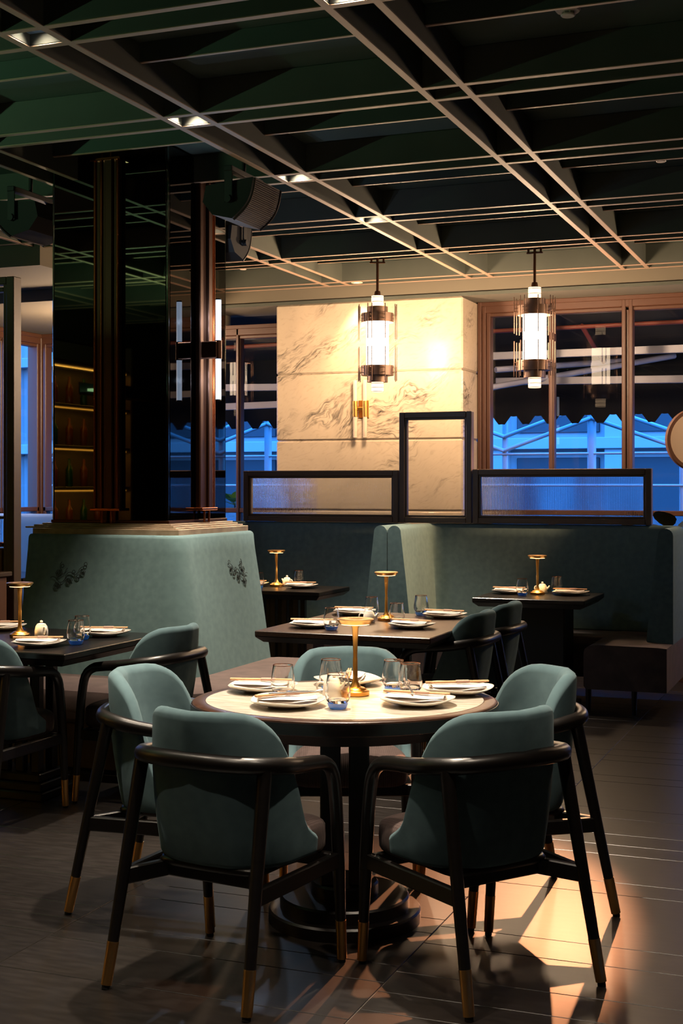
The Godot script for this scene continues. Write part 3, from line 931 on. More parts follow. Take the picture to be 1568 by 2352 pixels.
func build_booths() -> void:
	# booth round the mirror column
	var b := thing("corner_booth", "teal velvet booth with embroidered vines wrapped round the mirror column", "booth")
	var path := round_path([Vector2(-4.51, -6.66), Vector2(-3.59, -6.66), Vector2(-3.59, -7.56)], 0.045)
	part(b, "backrest", Geo.new().sweep(path, back_profile(1.222, 0.062, 0.18, 0.40)).mesh(), M.velvet)
	part(b, "seat_cushion", Geo.new().sweep(path, seat_profile(0.17, 0.6, 0.26, 0.45)).mesh(), M.seat_cloth)
	part(b, "seat_base", Geo.new().sweep(path, [Vector2(0.02, 0.255), Vector2(0.56, 0.255), Vector2(0.56, 0.02), Vector2(0.02, 0.02)]).mesh(), M.seat_cloth)
	part(b, "plinth", Geo.new().sweep(path, [Vector2(0.02, 0.02), Vector2(0.5, 0.02), Vector2(0.5, 0.0), Vector2(0.02, 0.0)]).mesh(), M.black_metal)
	part(b, "booth_core", box_mesh(Vector3(0.9, 1.21, 0.87), 0.0, Vector3(-4.05, 0.605, -7.115)), M.wall_dark)
	var slope := (0.18 - 0.062) / (1.2 - 0.42)
	var vf := Vector3(0, 1, -slope).normalized()
	embroidery(b, Vector3(-4.22, 0.99, -6.66 + 0.062 + slope * 0.2 + 0.006), Vector3.RIGHT, vf, 1.0)
	embroidery(b, Vector3(-3.59 + 0.062 + slope * 0.2 + 0.006, 0.985, -7.27), Vector3(0, 0, -1), Vector3(-slope, 1, 0).normalized(), -1.0)
	# the two booths along the back
	var prof := back_profile(1.212, 0.1, 0.175, 0.44)
	var r := thing("rear_booth", "dark teal velvet booth nook below the right fluted glass screen", "booth", Vector3.ZERO, 0.0, "rear booths")
	part(r, "backrest", Geo.new().sweep(round_path([Vector2(-3.212, -9.15), Vector2(-3.212, -9.95), Vector2(-1.205, -9.95), Vector2(-1.205, -9.15)], 0.2), prof).mesh(), M.velvet)
	part(r, "seat_cushion", Geo.new().sweep(round_path([Vector2(-3.2, -8.86), Vector2(-3.2, -9.94), Vector2(-1.215, -9.94), Vector2(-1.215, -8.86)], 0.05), seat_profile(-0.008, 0.53, 0.16, 0.45)).mesh(), M.seat_cloth)
	for p in [Vector2(-1.72, -8.9), Vector2(-1.42, -8.9), Vector2(-2.7, -8.9), Vector2(-3.0, -8.9)]:
		part(r, "leg", tube_mesh([Vector3(p.x, 0.165, p.y), Vector3(p.x, 0.0, p.y)], [0.02, 0.014], 8), M.dark_wood)
	var l := thing("rear_booth", "dark teal velvet booth nook below the left fluted glass screen", "booth", Vector3.ZERO, 0.0, "rear booths")
	part(l, "backrest", Geo.new().sweep(round_path([Vector2(-5.1, -9.15), Vector2(-5.1, -9.95), Vector2(-3.218, -9.95), Vector2(-3.218, -9.15)], 0.2), prof).mesh(), M.velvet)
	part(l, "seat_cushion", Geo.new().sweep(round_path([Vector2(-5.09, -9.0), Vector2(-5.09, -9.94), Vector2(-3.23, -9.94), Vector2(-3.23, -9.0)], 0.05), seat_profile(-0.008, 0.5, 0.16, 0.45)).mesh(), M.seat_cloth)
	for p in [Vector2(-3.42, -9.05), Vector2(-3.68, -9.05), Vector2(-4.9, -9.05), Vector2(-4.62, -9.05)]:
		part(l, "leg", tube_mesh([Vector3(p.x, 0.165, p.y), Vector3(p.x, 0.0, p.y)], [0.02, 0.014], 8), M.dark_wood)
	# glass screen on top of the booth backs
	var sc := thing("booth_screen", "dark framed screen of fluted and clear glass on top of the rear booths", "screen", Vector3(0, 1.213, -9.9))
	for f in [[-4.70, -3.378, 0.405, true], [-3.37, -2.792, 0.85, false], [-2.784, -1.452, 0.41, true]]:
		var x0: float = f[0]
		var x1: float = f[1]
		var h: float = f[2]
		var fr := part(sc, "frame", Geo.new().box(Vector3(x0 + 0.022, h / 2, 0), Vector3(0.044, h, 0.07), 0.004).box(Vector3(x1 - 0.022, h / 2, 0), Vector3(0.044, h, 0.07), 0.004).box(Vector3((x0 + x1) / 2, h - 0.022, 0), Vector3(x1 - x0 - 0.088, 0.044, 0.07), 0.004).box(Vector3((x0 + x1) / 2, 0.022, 0), Vector3(x1 - x0 - 0.088, 0.044, 0.07), 0.004).mesh(false), M.frame_dark)
		var a := x0 + 0.044
		var c := x1 - 0.044
		part(fr, "bead", Geo.new().box(Vector3(a + 0.008, h / 2, 0), Vector3(0.016, h - 0.088, 0.04), 0.003).box(Vector3(c - 0.008, h / 2, 0), Vector3(0.016, h - 0.088, 0.04), 0.003).box(Vector3((a + c) / 2, h - 0.052, 0), Vector3(c - a - 0.032, 0.016, 0.04), 0.003).box(Vector3((a + c) / 2, 0.052, 0), Vector3(c - a - 0.032, 0.016, 0.04), 0.003).mesh(false), M.frame_dark)
		if f[3]:
			part(sc, "fluted_glass", fluted_mesh(c - a - 0.03, h - 0.118, 0.012), M.fluted, Vector3((a + c) / 2, h / 2, 0))
		else:
			var q := QuadMesh.new()
			q.size = Vector2(c - a - 0.03, h - 0.118)
			part(sc, "clear_glass", q, M.pane, Vector3((a + c) / 2, h / 2, 0))
	# pale booth far at the left
	var p := thing("window_booth", "pale grey booth by the left windows behind the slatted screen", "booth", Vector3(-6.75, 0, -10.6))
	part(p, "backrest", Geo.new().sweep(round_path([Vector2(-0.95, 0), Vector2(0.25, 0), Vector2(0.25, -0.7)], 0.08), back_profile(1.24, 0.1, 0.18, 0.0)).mesh(), M.pale_velvet)
	part(p, "seat_cushion", Geo.new().sweep([Vector2(-0.95, 0), Vector2(0.08, 0)], seat_profile(0.17, 0.55, 0.2, 0.45)).mesh(), M.seat_cloth)
	# slatted screen with glass at the far left
	var s := thing("slatted_screen", "tall dark framed glass screen with a slatted base at the left edge", "screen", Vector3(-5.28, 0, -7.6))
	part(s, "frame", Geo.new().box(Vector3(-0.03, 1.445, 0), Vector3(0.06, 2.89, 0.09), 0.005).box(Vector3(-0.08, 1.445, -0.01), Vector3(0.04, 2.85, 0.06), 0.004).box(Vector3(-0.7, 2.865, 0), Vector3(1.28, 0.05, 0.09), 0.005).box(Vector3(-0.7, 2.81, -0.01), Vector3(1.2, 0.03, 0.06), 0.004).box(Vector3(-1.37, 1.445, 0), Vector3(0.06, 2.89, 0.09), 0.005).mesh(false), M.frame_dark)
	part(s, "rail", box_mesh(Vector3(1.24, 0.03, 0.07), 0.004, Vector3(-0.72, 1.105, 0)), M.copper)
	part(s, "rail", box_mesh(Vector3(1.24, 0.02, 0.05), 0.004, Vector3(-0.72, 1.285, 0)), M.frame_dark)
	part(s, "fluted_glass", fluted_mesh(1.2, 0.15, 0.012), M.fluted, Vector3(-0.72, 1.2, 0))
	var q2 := QuadMesh.new()
	q2.size = Vector2(1.22, 1.5)
	part(s, "clear_glass", q2, M.pane, Vector3(-0.72, 2.05, 0))
	for k in 20:
		part(s, "slat", box_mesh(Vector3(0.03, 1.07, 0.03), 0.004, Vector3(-0.13 - 0.062 * k, 0.545, 0)), M.box_brown)
	part(s, "back_panel", box_mesh(Vector3(1.24, 1.07, 0.015), 0.0, Vector3(-0.72, 0.545, -0.03)), M.black_metal)
	# copper shelf rack on the screen
	part(s, "shelf_post", box_mesh(Vector3(0.02, 1.0, 0.02), 0.003, Vector3(-0.22, 1.62, 0.05)), M.copper)
	for y in [2.04, 1.96, 1.72, 1.66]:
		part(s, "shelf_rod", tube_mesh([Vector3(-1.2, y, 0.06), Vector3(-0.1, y, 0.06)], 0.007, 6), M.copper)
	var sb := thing("side_cabinet", "low brown cabinet in front of the slatted screen at the left edge", "cabinet", Vector3(-5.45, 0, -7.3))
	part(sb, "cabinet_body", box_mesh(Vector3(0.75, 0.9, 0.35), 0.006, Vector3(-0.2, 0.45, 0)), M.box_brown)
	part(sb, "cabinet_top", box_mesh(Vector3(0.8, 0.03, 0.4), 0.005, Vector3(-0.2, 0.918, 0)), M.frame_dark)
	for k in 9:
		part(sb, "door_slat", box_mesh(Vector3(0.045, 0.32, 0.02), 0.003, Vector3(0.14 - 0.08 * k, 0.25, 0.182)), M.frame_dark)

# ------------------------------------------------------------------ pendants and wall lights
func make_pendant() -> Node3D:
	var t := thing("pendant_lantern", "", "pendant lamp", Vector3.ZERO, 0.0, "pendant lanterns")
	# y measured from the ceiling board (negative is down)
	part(t, "rod", tube_mesh([Vector3(0, 0, 0), Vector3(0, -0.38, 0)], 0.011, 8), M.bronze)
	part(t, "ceiling_hook", Geo.new().box(Vector3(0, -0.12, 0), Vector3(0.13, 0.012, 0.02), 0.002).box(Vector3(-0.05, -0.06, 0), Vector3(0.016, 0.12, 0.016), 0.002).box(Vector3(0.05, -0.09, 0), Vector3(0.016, 0.06, 0.016), 0.002).mesh(false), M.bronze)
	part(t, "collar", lathe_mesh([Vector2(0, -0.355), Vector2(0.022, -0.355), Vector2(0.026, -0.375), Vector2(0.026, -0.395), Vector2(0, -0.395)], 16), M.bronze)
	for a in [[-0.395, -0.485], [-1.108, -1.187]]:
		var c := part(t, "small_shade", lathe_mesh([Vector2(0, a[0]), Vector2(0.05, a[0]), Vector2(0.05, a[1]), Vector2(0, a[1])], 24), M.lantern_small)
		for f in [0.12, 0.55, 0.97]:
			var pts := []
			for k in 24:
				pts.append(Vector3(cos(TAU * k / 24) * 0.0505, lerpf(a[0], a[1], f), sin(TAU * k / 24) * 0.0505))
			part(c, "hoop", Geo.new().tube(pts, 0.0022, 5, 1, true).mesh(), M.lamp_bronze)
	for a in [[-0.485, -0.54, 0.086], [-0.54, -0.615, 0.135], [-0.972, -1.052, 0.135], [-1.052, -1.108, 0.086]]:
		var r: float = a[2]
		part(t, "shade_ring", lathe_mesh([Vector2(r - 0.004, a[0] - 0.004), Vector2(r, a[0]), Vector2(r, a[1]), Vector2(r - 0.004, a[1]), Vector2(r - 0.004, a[0] - 0.004)], 32), M.lamp_bronze)
	for a in [[-0.487, 0.084], [-0.542, 0.133], [-1.05, 0.133], [-1.106, 0.084]]:
		part(t, "shade_plate", lathe_mesh([Vector2(0.02, a[0] + 0.002), Vector2(a[1], a[0] + 0.002), Vector2(a[1], a[0] - 0.002), Vector2(0.02, a[0] - 0.002), Vector2(0.02, a[0] + 0.002)], 32), M.lamp_bronze)
	part(t, "glass_cylinder", lathe_mesh([Vector2(0, -0.56), Vector2(0.093, -0.56), Vector2(0.093, -1.03), Vector2(0, -1.03)], 32), M.lantern_glow)
	for k in 8:
		var an := TAU * (k + 0.5) / 8
		var d := Vector3(cos(an), 0, sin(an))
		for a in [[-0.47, -0.76], [-0.82, -1.1]]:
			for off in [-0.018, 0.018] if k % 2 == 0 else [0.0]:
				var p: Vector3 = d * 0.163 + d.cross(Vector3.UP) * off
				part(t, "bar", tube_mesh([p + Vector3(0, a[0], 0), p + Vector3(0, a[1], 0)], 0.0038, 6), M.lamp_bronze)
		for y in [-0.56, -0.59, -0.99, -1.03]:
			part(t, "pin", tube_mesh([d * 0.133 + Vector3(0, y, 0), d * 0.166 + Vector3(0, y, 0)], 0.0028, 5), M.lamp_bronze)
	# the light that leaves the glass cylinder
	for k in 4:
		omni(t, Vector3(0, -0.64 - 0.1 * k, 0), Color(1.0, 0.84, 0.67), E_PENDANT / 4, 0.09)
	return t

func build_pendants() -> void:
	var p := make_pendant()
	p.position = Vector3(-2.455, CEIL, -10.5)
	p.set_meta("label", "glowing cylindrical pendant lantern in front of the right window")
	copy(p, "pendant_lantern", "glowing cylindrical pendant lantern in front of the marble pier", Vector3(-3.775, CEIL, -10.5), 0.35, "pendant lanterns")
	copy(p, "pendant_lantern", "glowing cylindrical pendant lantern beyond the right edge of the picture", Vector3(0.19, CEIL, -10.5), 0.6, "pendant lanterns")
	var hid := copy(p, "pendant_lantern", "glowing cylindrical pendant lantern behind the mirror column, mirrored in the left window", Vector3(-6.4, CEIL - 0.012, -10.5), 0.2, "pendant lanterns")
	for called in ["rod", "ceiling_hook", "collar"]:
		var gone := hid.get_node(called)
		hid.remove_child(gone)
		gone.free()
	# brass twin tube sconce on the marble
	var s := thing("marble_sconce", "brass wall sconce with four unlit glass tubes on the marble pier", "wall lamp", Vector3(-4.22, 2.183, -11.35))
	part(s, "back_plate", box_mesh(Vector3(0.1, 0.16, 0.012), 0.003, Vector3(0.012, 0, 0.007)), M.brass)
	part(s, "cross_bar", box_mesh(Vector3(0.11, 0.03, 0.03), 0.004, Vector3(0, 0, 0.06)), M.brass)
	part(s, "stem", box_mesh(Vector3(0.03, 0.03, 0.06), 0.003, Vector3(0, 0, 0.03)), M.brass)
	for x in [-0.047, 0.047]:
		part(s, "holder", lathe_mesh([Vector2(0, -0.07), Vector2(0.023, -0.07), Vector2(0.023, 0.07), Vector2(0, 0.07)], 20), M.brass, Vector3(x, 0, 0.07))
		for d in [-1, 1]:
			part(s, "glass_tube", lathe_mesh([Vector2(0, d * 0.07), Vector2(0.019, d * 0.07), Vector2(0.019, d * 0.255), Vector2(0, d * 0.26)], 18), M.frosted_tube, Vector3(x, 0, 0.07))
	# spot that washes the marble
	var w := thing("soffit_spot", "small recessed ceiling spot washing the top of the marble pier", "ceiling spot", Vector3(-4.22, 3.155, -11.15))
	part(w, "trim_ring", lathe_mesh([Vector2(0.03, 0.0), Vector2(0.05, 0.0), Vector2(0.052, 0.004), Vector2(0.03, 0.012), Vector2(0.03, 0.0)], 20), M.white_plastic, Vector3(0, 0.14, 0))
	part(w, "lamp_face", lathe_mesh([Vector2(0, 0.0), Vector2(0.03, 0.0), Vector2(0.03, 0.006), Vector2(0, 0.006)], 18), M.lantern_small, Vector3(0, 0.145, 0))
	w.position = Vector3(-4.22, 3.155, -11.2)
	spot(w, Vector3(0, 0.135, 0), Vector3(0.02, -2.0, -0.14), Color(1.0, 0.82, 0.6), E_WASH, 38.0)
	var tilt := thing("tilted_spot", "tilted spot recessed between ceiling fins near the right window, aimed at the floor", "ceiling spot", Vector3(FX, CEIL, FZ - 3 * GRID))
	part(tilt, "spot_can", tube_mesh([Vector3(0, -0.002, -0.055), Vector3(0.004, -0.08, -0.053)], 0.024, 16), M.black_metal)
	part(tilt, "lamp_face", tube_mesh([Vector3(0.004, -0.0805, -0.053), Vector3(0.0045, -0.083, -0.053)], 0.02, 16), M.lantern_small)
	spot(tilt, Vector3(0.006, -0.098, -0.05), Vector3(0.3, -CEIL, 5.3), Color(1.0, 0.65, 0.44), E_FAR_SPOT, 7.5, 0.03, 0.9)
	var til2 := thing("tilted_spot", "tilted spot recessed between ceiling fins beyond the right edge, aimed at the booths", "ceiling spot", Vector3(FX + GRID, CEIL, FZ - 3 * GRID))
	part(til2, "spot_can", tube_mesh([Vector3(0.05, -0.002, -0.04), Vector3(0.05, -0.08, -0.04)], 0.024, 16), M.black_metal)
	part(til2, "lamp_face", tube_mesh([Vector3(0.05, -0.0805, -0.04), Vector3(0.05, -0.083, -0.04)], 0.02, 16), M.lantern_small)
	spot(til2, Vector3(0.05, -0.098, -0.04), Vector3(-2.62, -2.55, 0.36), Color(1.0, 0.78, 0.58), E_BOOTH_SPOT, 13.0, 0.03, 0.6)
	# recessed downlights where the fins cross
	var spots := [[Vector2(FX - GRID, FZ + GRID), "second"], [Vector2(FX - GRID, FZ), "third"], [Vector2(FX - GRID, FZ - GRID), "fourth"], [Vector2(FX - GRID, FZ - 2 * GRID), "farthest"], [Vector2(FX, FZ + GRID), ""], [Vector2(FX - GRID, FZ + 2 * GRID), ""], [Vector2(FX + GRID, FZ + 2 * GRID), ""], [Vector2(FX, FZ + 2 * GRID), ""], [Vector2(FX, FZ + 3 * GRID), ""]]
	var labels := ["recessed square downlight nearest the top left corner of the picture", "recessed square downlight just above the mirror column", "recessed square downlight beside the right loudspeaker", "recessed square downlight farthest along the left pair of fins", "recessed square downlight at the top edge above the round table", "recessed square downlight above the frame at the left", "recessed square downlight above the frame at the right", "recessed square downlight above the frame over the nearest chairs", "recessed square downlight above the viewer"]
	for i in spots.size():
		var xz: Vector2 = spots[i][0]
		var d := thing("downlight", labels[i], "downlight", Vector3(xz.x, CEIL, xz.y), 0.0, "recessed downlights")
		var h := 0.08
		# four curved reflector flaps round a square opening
		for k in 4:
			var g := Geo.new()
			for j in 6:
				var t0 := j / 6.0
				var t1 := (j + 1) / 6.0
				var f0 := Vector2(lerpf(0.078, 0.025, t0 * t0), -0.11 * (1 - t0) - 0.002)
				var f1 := Vector2(lerpf(0.078, 0.025, t1 * t1), -0.11 * (1 - t1) - 0.002)
				var bs := Basis(Vector3.UP, PI / 2 * k)
				g.quad(bs * Vector3(-f0.x, f0.y, f0.x), bs * Vector3(f0.x, f0.y, f0.x), bs * Vector3(f1.x, f1.y, f1.x), bs * Vector3(-f1.x, f1.y, f1.x), 1)
				g.quad(bs * Vector3(-f0.x, f0.y, f0.x + 0.002), bs * Vector3(f0.x, f0.y, f0.x + 0.002), bs * Vector3(f1.x, f1.y, f1.x + 0.002), bs * Vector3(-f1.x, f1.y, f1.x + 0.002), 2)
			part(d, "reflector", g.mesh(false), M.reflector)
		part(d, "light_source", box_mesh(Vector3(0.05, 0.006, 0.05), 0.001, Vector3(0, -0.004, 0)), M.down_led)
		spot(d, Vector3(0, -0.03, 0), Vector3(0, -3.0, 0), Color(1.0, 0.92, 0.82), E_DOWN * [0.45, 1.35, 1.35, 1.0][i] if i < 4 else (E_TABLE if i == 4 else E_NEAR), 40.0 if i > 4 else 31.0, 0.04, 0.7)

# ------------------------------------------------------------------ tables
const RT := Vector3(-1.69, 0, -4.365)
func build_tables() -> void:
	var yaw := deg_to_rad(21.3)
	var t := thing("round_table", "round dark wood table with a pale marble inlay in the foreground", "table", RT, yaw)
	var a := 0.53
	var k := 0.46 / 0.53
	part(t, "tabletop", Geo.new().lathe([Vector2(0, 0.705), Vector2(0.49, 0.705), Vector2(0.522, 0.712), Vector2(0.53, 0.728), Vector2(0.53, 0.745), Vector2(0.526, 0.756), Vector2(0.518, 0.76), Vector2(0.482, 0.76), Vector2(0.482, 0.75), Vector2(0, 0.75)], 72, Vector3.ZERO, 1.0, k).mesh(), M.rim_wood)
	part(t, "edge_band", Geo.new().lathe([Vector2(0.531, 0.714), Vector2(0.5325, 0.73), Vector2(0.5325, 0.743), Vector2(0.531, 0.752), Vector2(0.529, 0.752), Vector2(0.529, 0.714), Vector2(0.531, 0.714)], 72, Vector3.ZERO, 1.0, k).mesh(), M.dark_wood)
	part(t, "apron", Geo.new().lathe([Vector2(0, 0.66), Vector2(0.40, 0.66), Vector2(0.42, 0.704), Vector2(0, 0.704)], 48, Vector3.ZERO, 1.0, k).mesh(), M.dark_wood)
	var oval := PackedVector2Array()
	for i in 72:
		oval.append(Vector2(cos(TAU * i / 72) * 0.4805, sin(TAU * i / 72) * 0.4805 * k))
	var along := Vector2(cos(yaw), sin(yaw))    # the room's cross direction in the table's own frame
	var over := Vector2(-along.y, along.x)
	var flat := Transform3D(Basis(Vector3(1, 0, 0), Vector3(0, 0, 1), Vector3(0, 1, 0)), Vector3(0, 0.7505, 0))
	for i in range(-3, 4):
		var c := over * (0.15 * i)
		var hw := 0.0738
		var rect := PackedVector2Array([c - along - over * hw, c + along - over * hw, c + along + over * hw, c - along + over * hw])
		for poly in Geometry2D.intersect_polygons(oval, rect):
			part(t, "marble_strip", Geo.new().extrude(Array(poly), 0.01, flat).mesh(), M.table_marble)
	for i in 3:
		var r: float = [0.264, 0.224, 0.117][i]
		part(t, "base_disc", lathe_mesh([Vector2(0, 0.045 * i), Vector2(r, 0.045 * i), Vector2(r, 0.045 * i + 0.038), Vector2(r - 0.006, 0.045 * i + 0.045), Vector2(0, 0.045 * i + 0.045)], 48), M.dark_wood)
	for sx in [-1, 1]:
		for sz in [-1, 1]:
			part(t, "post", box_mesh(Vector3(0.07, 0.525, 0.07), 0.005, Vector3(sx * 0.049, 0.3975, sz * 0.049)), M.dark_wood)
	rect_table("wood_table", "brown wood topped rectangular table in the middle of the room", Vector3(-2.475, 0, -6.92), Vector2(0.95, 1.18), M.brown_top, 0)
	rect_table("left_table", "black rectangular table at the left edge beside the corner booth", Vector3(-3.86, 0, -5.585), Vector2(1.08, 0.91), M.black_top, 0)
	rect_table("booth_table", "small black table in the right rear booth", Vector3(-2.09, 0, -9.08), Vector2(0.755, 0.7), M.black_top, 1)
	rect_table("booth_table", "small black table in the left rear booth behind the corner booth", Vector3(-3.99, 0, -9.05), Vector2(0.82, 0.6), M.black_top, 2)
	rect_table("window_table", "dark table by the left windows behind the slatted screen", Vector3(-6.75, 0, -9.6), Vector2(0.75, 0.7), M.black_top, 0)

func rect_table(called: String, label: String, at: Vector3, size: Vector2, top: Material, kind: int) -> Node3D:
	var t := thing(called, label, "table", at)
	part(t, "tabletop", box_mesh(Vector3(size.x, 0.03, size.y), 0.004, Vector3(0, 0.735, 0)), top)
	var g := Geo.new()
	var b := size / 2
	var p0 := [Vector3(-b.x, 0.72, -b.y), Vector3(b.x, 0.72, -b.y), Vector3(b.x, 0.72, b.y), Vector3(-b.x, 0.72, b.y)]
	var p1 := []
	for p in p0:
		p1.append(Vector3(p.x - signf(p.x) * 0.035, 0.69, p.z - signf(p.z) * 0.035))
	for i in 4:
		var j := (i + 1) % 4
		g.quad(p0[i], p0[j], p1[j], p1[i])
	g.quad(p1[0], p1[1], p1[2], p1[3])
	g.quad(p0[3], p0[2], p0[1], p0[0])
	part(t, "chamfered_edge", g.mesh(), M.dark_wood)
	if kind == 1:
		part(t, "pedestal", Geo.new().box(Vector3(0, 0.36, 0.02), Vector3(0.42, 0.66, 0.3), 0.01).mesh(), M.black_metal)
		part(t, "base_plate", box_mesh(Vector3(0.5, 0.03, 0.4), 0.006, Vector3(0, 0.015, 0.0)), M.black_metal)
	else:
		for i in 3:
			part(t, "base_plate", box_mesh(Vector3(0.44 - 0.04 * i, 0.04, 0.3 - 0.04 * i), 0.005, Vector3(0, 0.02 + 0.04 * i, 0)), M.dark_wood)
		for ix in 4:
			for iz in 2:
				part(t, "slat_post", box_mesh(Vector3(0.045, 0.57, 0.045), 0.004, Vector3(-0.135 + 0.09 * ix, 0.405, -0.06 + 0.12 * iz)), M.dark_wood)
	return t

# ------------------------------------------------------------------ chairs
func smooth(pts: Array, per := 5) -> Array:
	var c := Curve3D.new()
	var n := pts.size()
	for i in n:
		var a: Vector3 = pts[max(i - 1, 0)]
		var b: Vector3 = pts[min(i + 1, n - 1)]
		var t := (b - a) / 6.0
		if i == 0 or i == n - 1:
			t *= 0.5
		c.add_point(pts[i], -t, t)
	var o := []
	var m := (n - 1) * per
	for i in m + 1:
		o.append(c.sample_baked(c.get_baked_length() * i / m, true))
	return o

func shell_mesh() -> ArrayMesh:
	# plan of the shell: along one side, round the back, along the other side
	var half := []
	for i in 4:
		half.append(Vector2(0.07 * i / 3.0, 0.0))
	for i in range(1, 15):
		var a := PI / 2 * i / 14.0
		half.append(Vector2(0.07 + 0.142 * sin(a), -0.15 * (1 - cos(a))))
	for i in range(1, 6):
		half.append(Vector2(0.212 + 0.012 * i / 5.0, -0.15 - 0.085 * i / 5.0))
	var plan := []
	for i in range(half.size() - 1, 0, -1):
		plan.append(Vector2(-half[i].x, half[i].y))
	plan.append_array(half)
	var n := plan.size()
	var lens := [0.0]
	for i in range(1, n):
		lens.append(lens[i - 1] + plan[i].distance_to(plan[i - 1]))
	var total: float = lens[n - 1]
	var keys := [[0.0, 0.838], [0.3, 0.837], [0.39, 0.832], [0.46, 0.82], [0.54, 0.797], [0.61, 0.755], [0.66, 0.7], [0.71, 0.63], [0.76, 0.565], [0.81, 0.51], [0.87, 0.472], [0.94, 0.45], [1.0, 0.435]]
	var rings := []
	for i in n:
		var t := absf(lens[i] / total * 2.0 - 1.0)
		var top := 0.44
		for k in keys.size() - 1:
			if t >= keys[k][0] and t <= keys[k + 1][0]:
				var f: float = (t - keys[k][0]) / (keys[k + 1][0] - keys[k][0])
				top = lerpf(keys[k][1], keys[k + 1][1], f)
		var low := lerpf(0.358, 0.372, t)
		var th := lerpf(0.058, 0.036, clampf((t - 0.3) / 0.7, 0, 1))
		var a: Vector2 = plan[max(i - 1, 0)]
		var b: Vector2 = plan[min(i + 1, n - 1)]
		var d := (b - a).normalized()
		var nr := Vector2(-d.y, d.x)       # outwards
		var lean := 0.2 * clampf(1.0 - t * 1.15, 0, 1)
		var ring := PackedVector3Array()
		var loop := []
		# rounded upper and lower rims
		var rr := th / 2
		for j in 9:
			var an := PI * j / 8.0
			loop.append(Vector2(cos(an) * rr, top - rr + sin(an) * rr))
		for j in range(1, 5):
			loop.append(Vector2(-rr, lerpf(top - rr, low + rr, j / 5.0)))
		for j in 7:
			var an2 := PI + PI * j / 6.0
			loop.append(Vector2(cos(an2) * rr, low + rr * 0.7 + sin(an2) * rr * 0.7))
		for j in range(1, 5):
			loop.append(Vector2(rr, lerpf(low + rr, top - rr, j / 5.0)))
		for q in loop:
			var hgt: float = q.y - 0.36
			var swell := 0.012 * sin(clampf(hgt / 0.45, 0, 1) * PI)
			var off: float = q.x + swell
			ring.append(Vector3(plan[i].x * (1.0 + 0.06 * hgt) + nr.x * off, q.y, 0.1 + plan[i].y + nr.y * off + lean * hgt))
		rings.append(ring)
	var g := Geo.new()
	var m: int = rings[0].size()
	for i in n - 1:
		for k in m:
			var k2 := (k + 1) % m
			g.quad(rings[i][k], rings[i + 1][k], rings[i + 1][k2], rings[i][k2], 1)
	for e in [0, n - 1]:
		var c := Vector3.ZERO
		for p in rings[e]:
			c += p
		c /= m
		c.z -= 0.006
		for k in m:
			if e == 0:
				g.tri(c, rings[e][k], rings[e][(k + 1) % m], 1)
			else:
				g.tri(c, rings[e][(k + 1) % m], rings[e][k], 1)
	return g.mesh()

func seat_mesh() -> ArrayMesh:
	var g := Geo.new().cushion(Vector3(0, 0.405, -0.085), Vector3(0.45, 0.125, 0.37), 0.4, 48, 16, 0.3)
	for i in g.v.size():
		var p := g.v[i]
		var f := clampf((p.z + 0.06) / 0.15, 0, 1)
		p.x *= 1.0 - 0.5 * f * f
		p.y += 0.012 * (1.0 - pow(p.x / 0.225, 2)) * (1.0 - pow((p.z + 0.085) / 0.185, 2)) * (1.0 if p.y > 0.405 else 0.0)
		g.v[i] = p
	return g.mesh()

func make_chair() -> Node3D:
	var t := thing("dining_chair", "", "chair", Vector3.ZERO, 0.0, "")
	part(t, "backrest", shell_mesh(), M.chair_velvet)
	# seat cushion
	part(t, "seat", seat_mesh(), M.corduroy)
	part(t, "seat_pan", Geo.new().cushion(Vector3(0, 0.36, -0.05), Vector3(0.38, 0.03, 0.35), 0.3, 32, 6, 0.3).mesh(), M.dark_wood)
	# arm rail: one bent piece round the back and down into the front legs
	var rail := []
	var half := [Vector3(0.253, 0.3, -0.253), Vector3(0.253, 0.5, -0.235), Vector3(0.253, 0.6, -0.215), Vector3(0.252, 0.642, -0.175), Vector3(0.25, 0.655, -0.115), Vector3(0.247, 0.667, 0.0), Vector3(0.24, 0.678, 0.075), Vector3(0.2, 0.688, 0.155), Vector3(0.11, 0.693, 0.195)]
	for p in half:
		rail.append(Vector3(-p.x, p.y, p.z))
	rail.append(Vector3(0, 0.694, 0.203))
	for i in range(half.size() - 1, -1, -1):
		rail.append(half[i])
	var pts := smooth(rail, 4)
	var rad := []
	for p in pts:
		rad.append(lerpf(0.0205, 0.026, clampf((p.z + 0.25) / 0.3, 0, 1)))
	part(t, "arm_rail", Geo.new().tube(pts, rad, 12).mesh(), M.dark_wood)
	for s in [-1, 1]:
		leg(t, Vector3(s * 0.253, 0.31, -0.252), Vector3(s * 0.252, 0, -0.275), 0.0205, 0.0145)
		leg(t, Vector3(s * 0.222, 0.672, 0.13), Vector3(s * 0.25, 0, 0.27), 0.0225, 0.0155)
		# side rail and the short bracket from the rear leg to the seat frame
		part(t, "side_rail", strip(Vector3(s * 0.236, 0.322, 0.19), Vector3(s * 0.252, 0.33, -0.25), 0.05, 0.024), M.dark_wood)
		part(t, "bracket", strip(Vector3(s * 0.236, 0.322, 0.2), Vector3(s * 0.15, 0.335, 0.085), 0.05, 0.024), M.dark_wood)
	part(t, "rear_rail", strip(Vector3(-0.16, 0.335, 0.088), Vector3(0.16, 0.335, 0.088), 0.05, 0.026), M.dark_wood)
	part(t, "front_rail", strip(Vector3(-0.245, 0.335, -0.215), Vector3(0.245, 0.335, -0.215), 0.045, 0.024), M.dark_wood)
	return t

func strip(a: Vector3, b: Vector3, h: float, w: float) -> ArrayMesh:
	var d := b - a
	var bs := Basis.looking_at(d.normalized(), Vector3.UP)
	return Geo.new().box((a + b) / 2, Vector3(w, h, d.length() + 0.012), 0.004, bs).mesh()

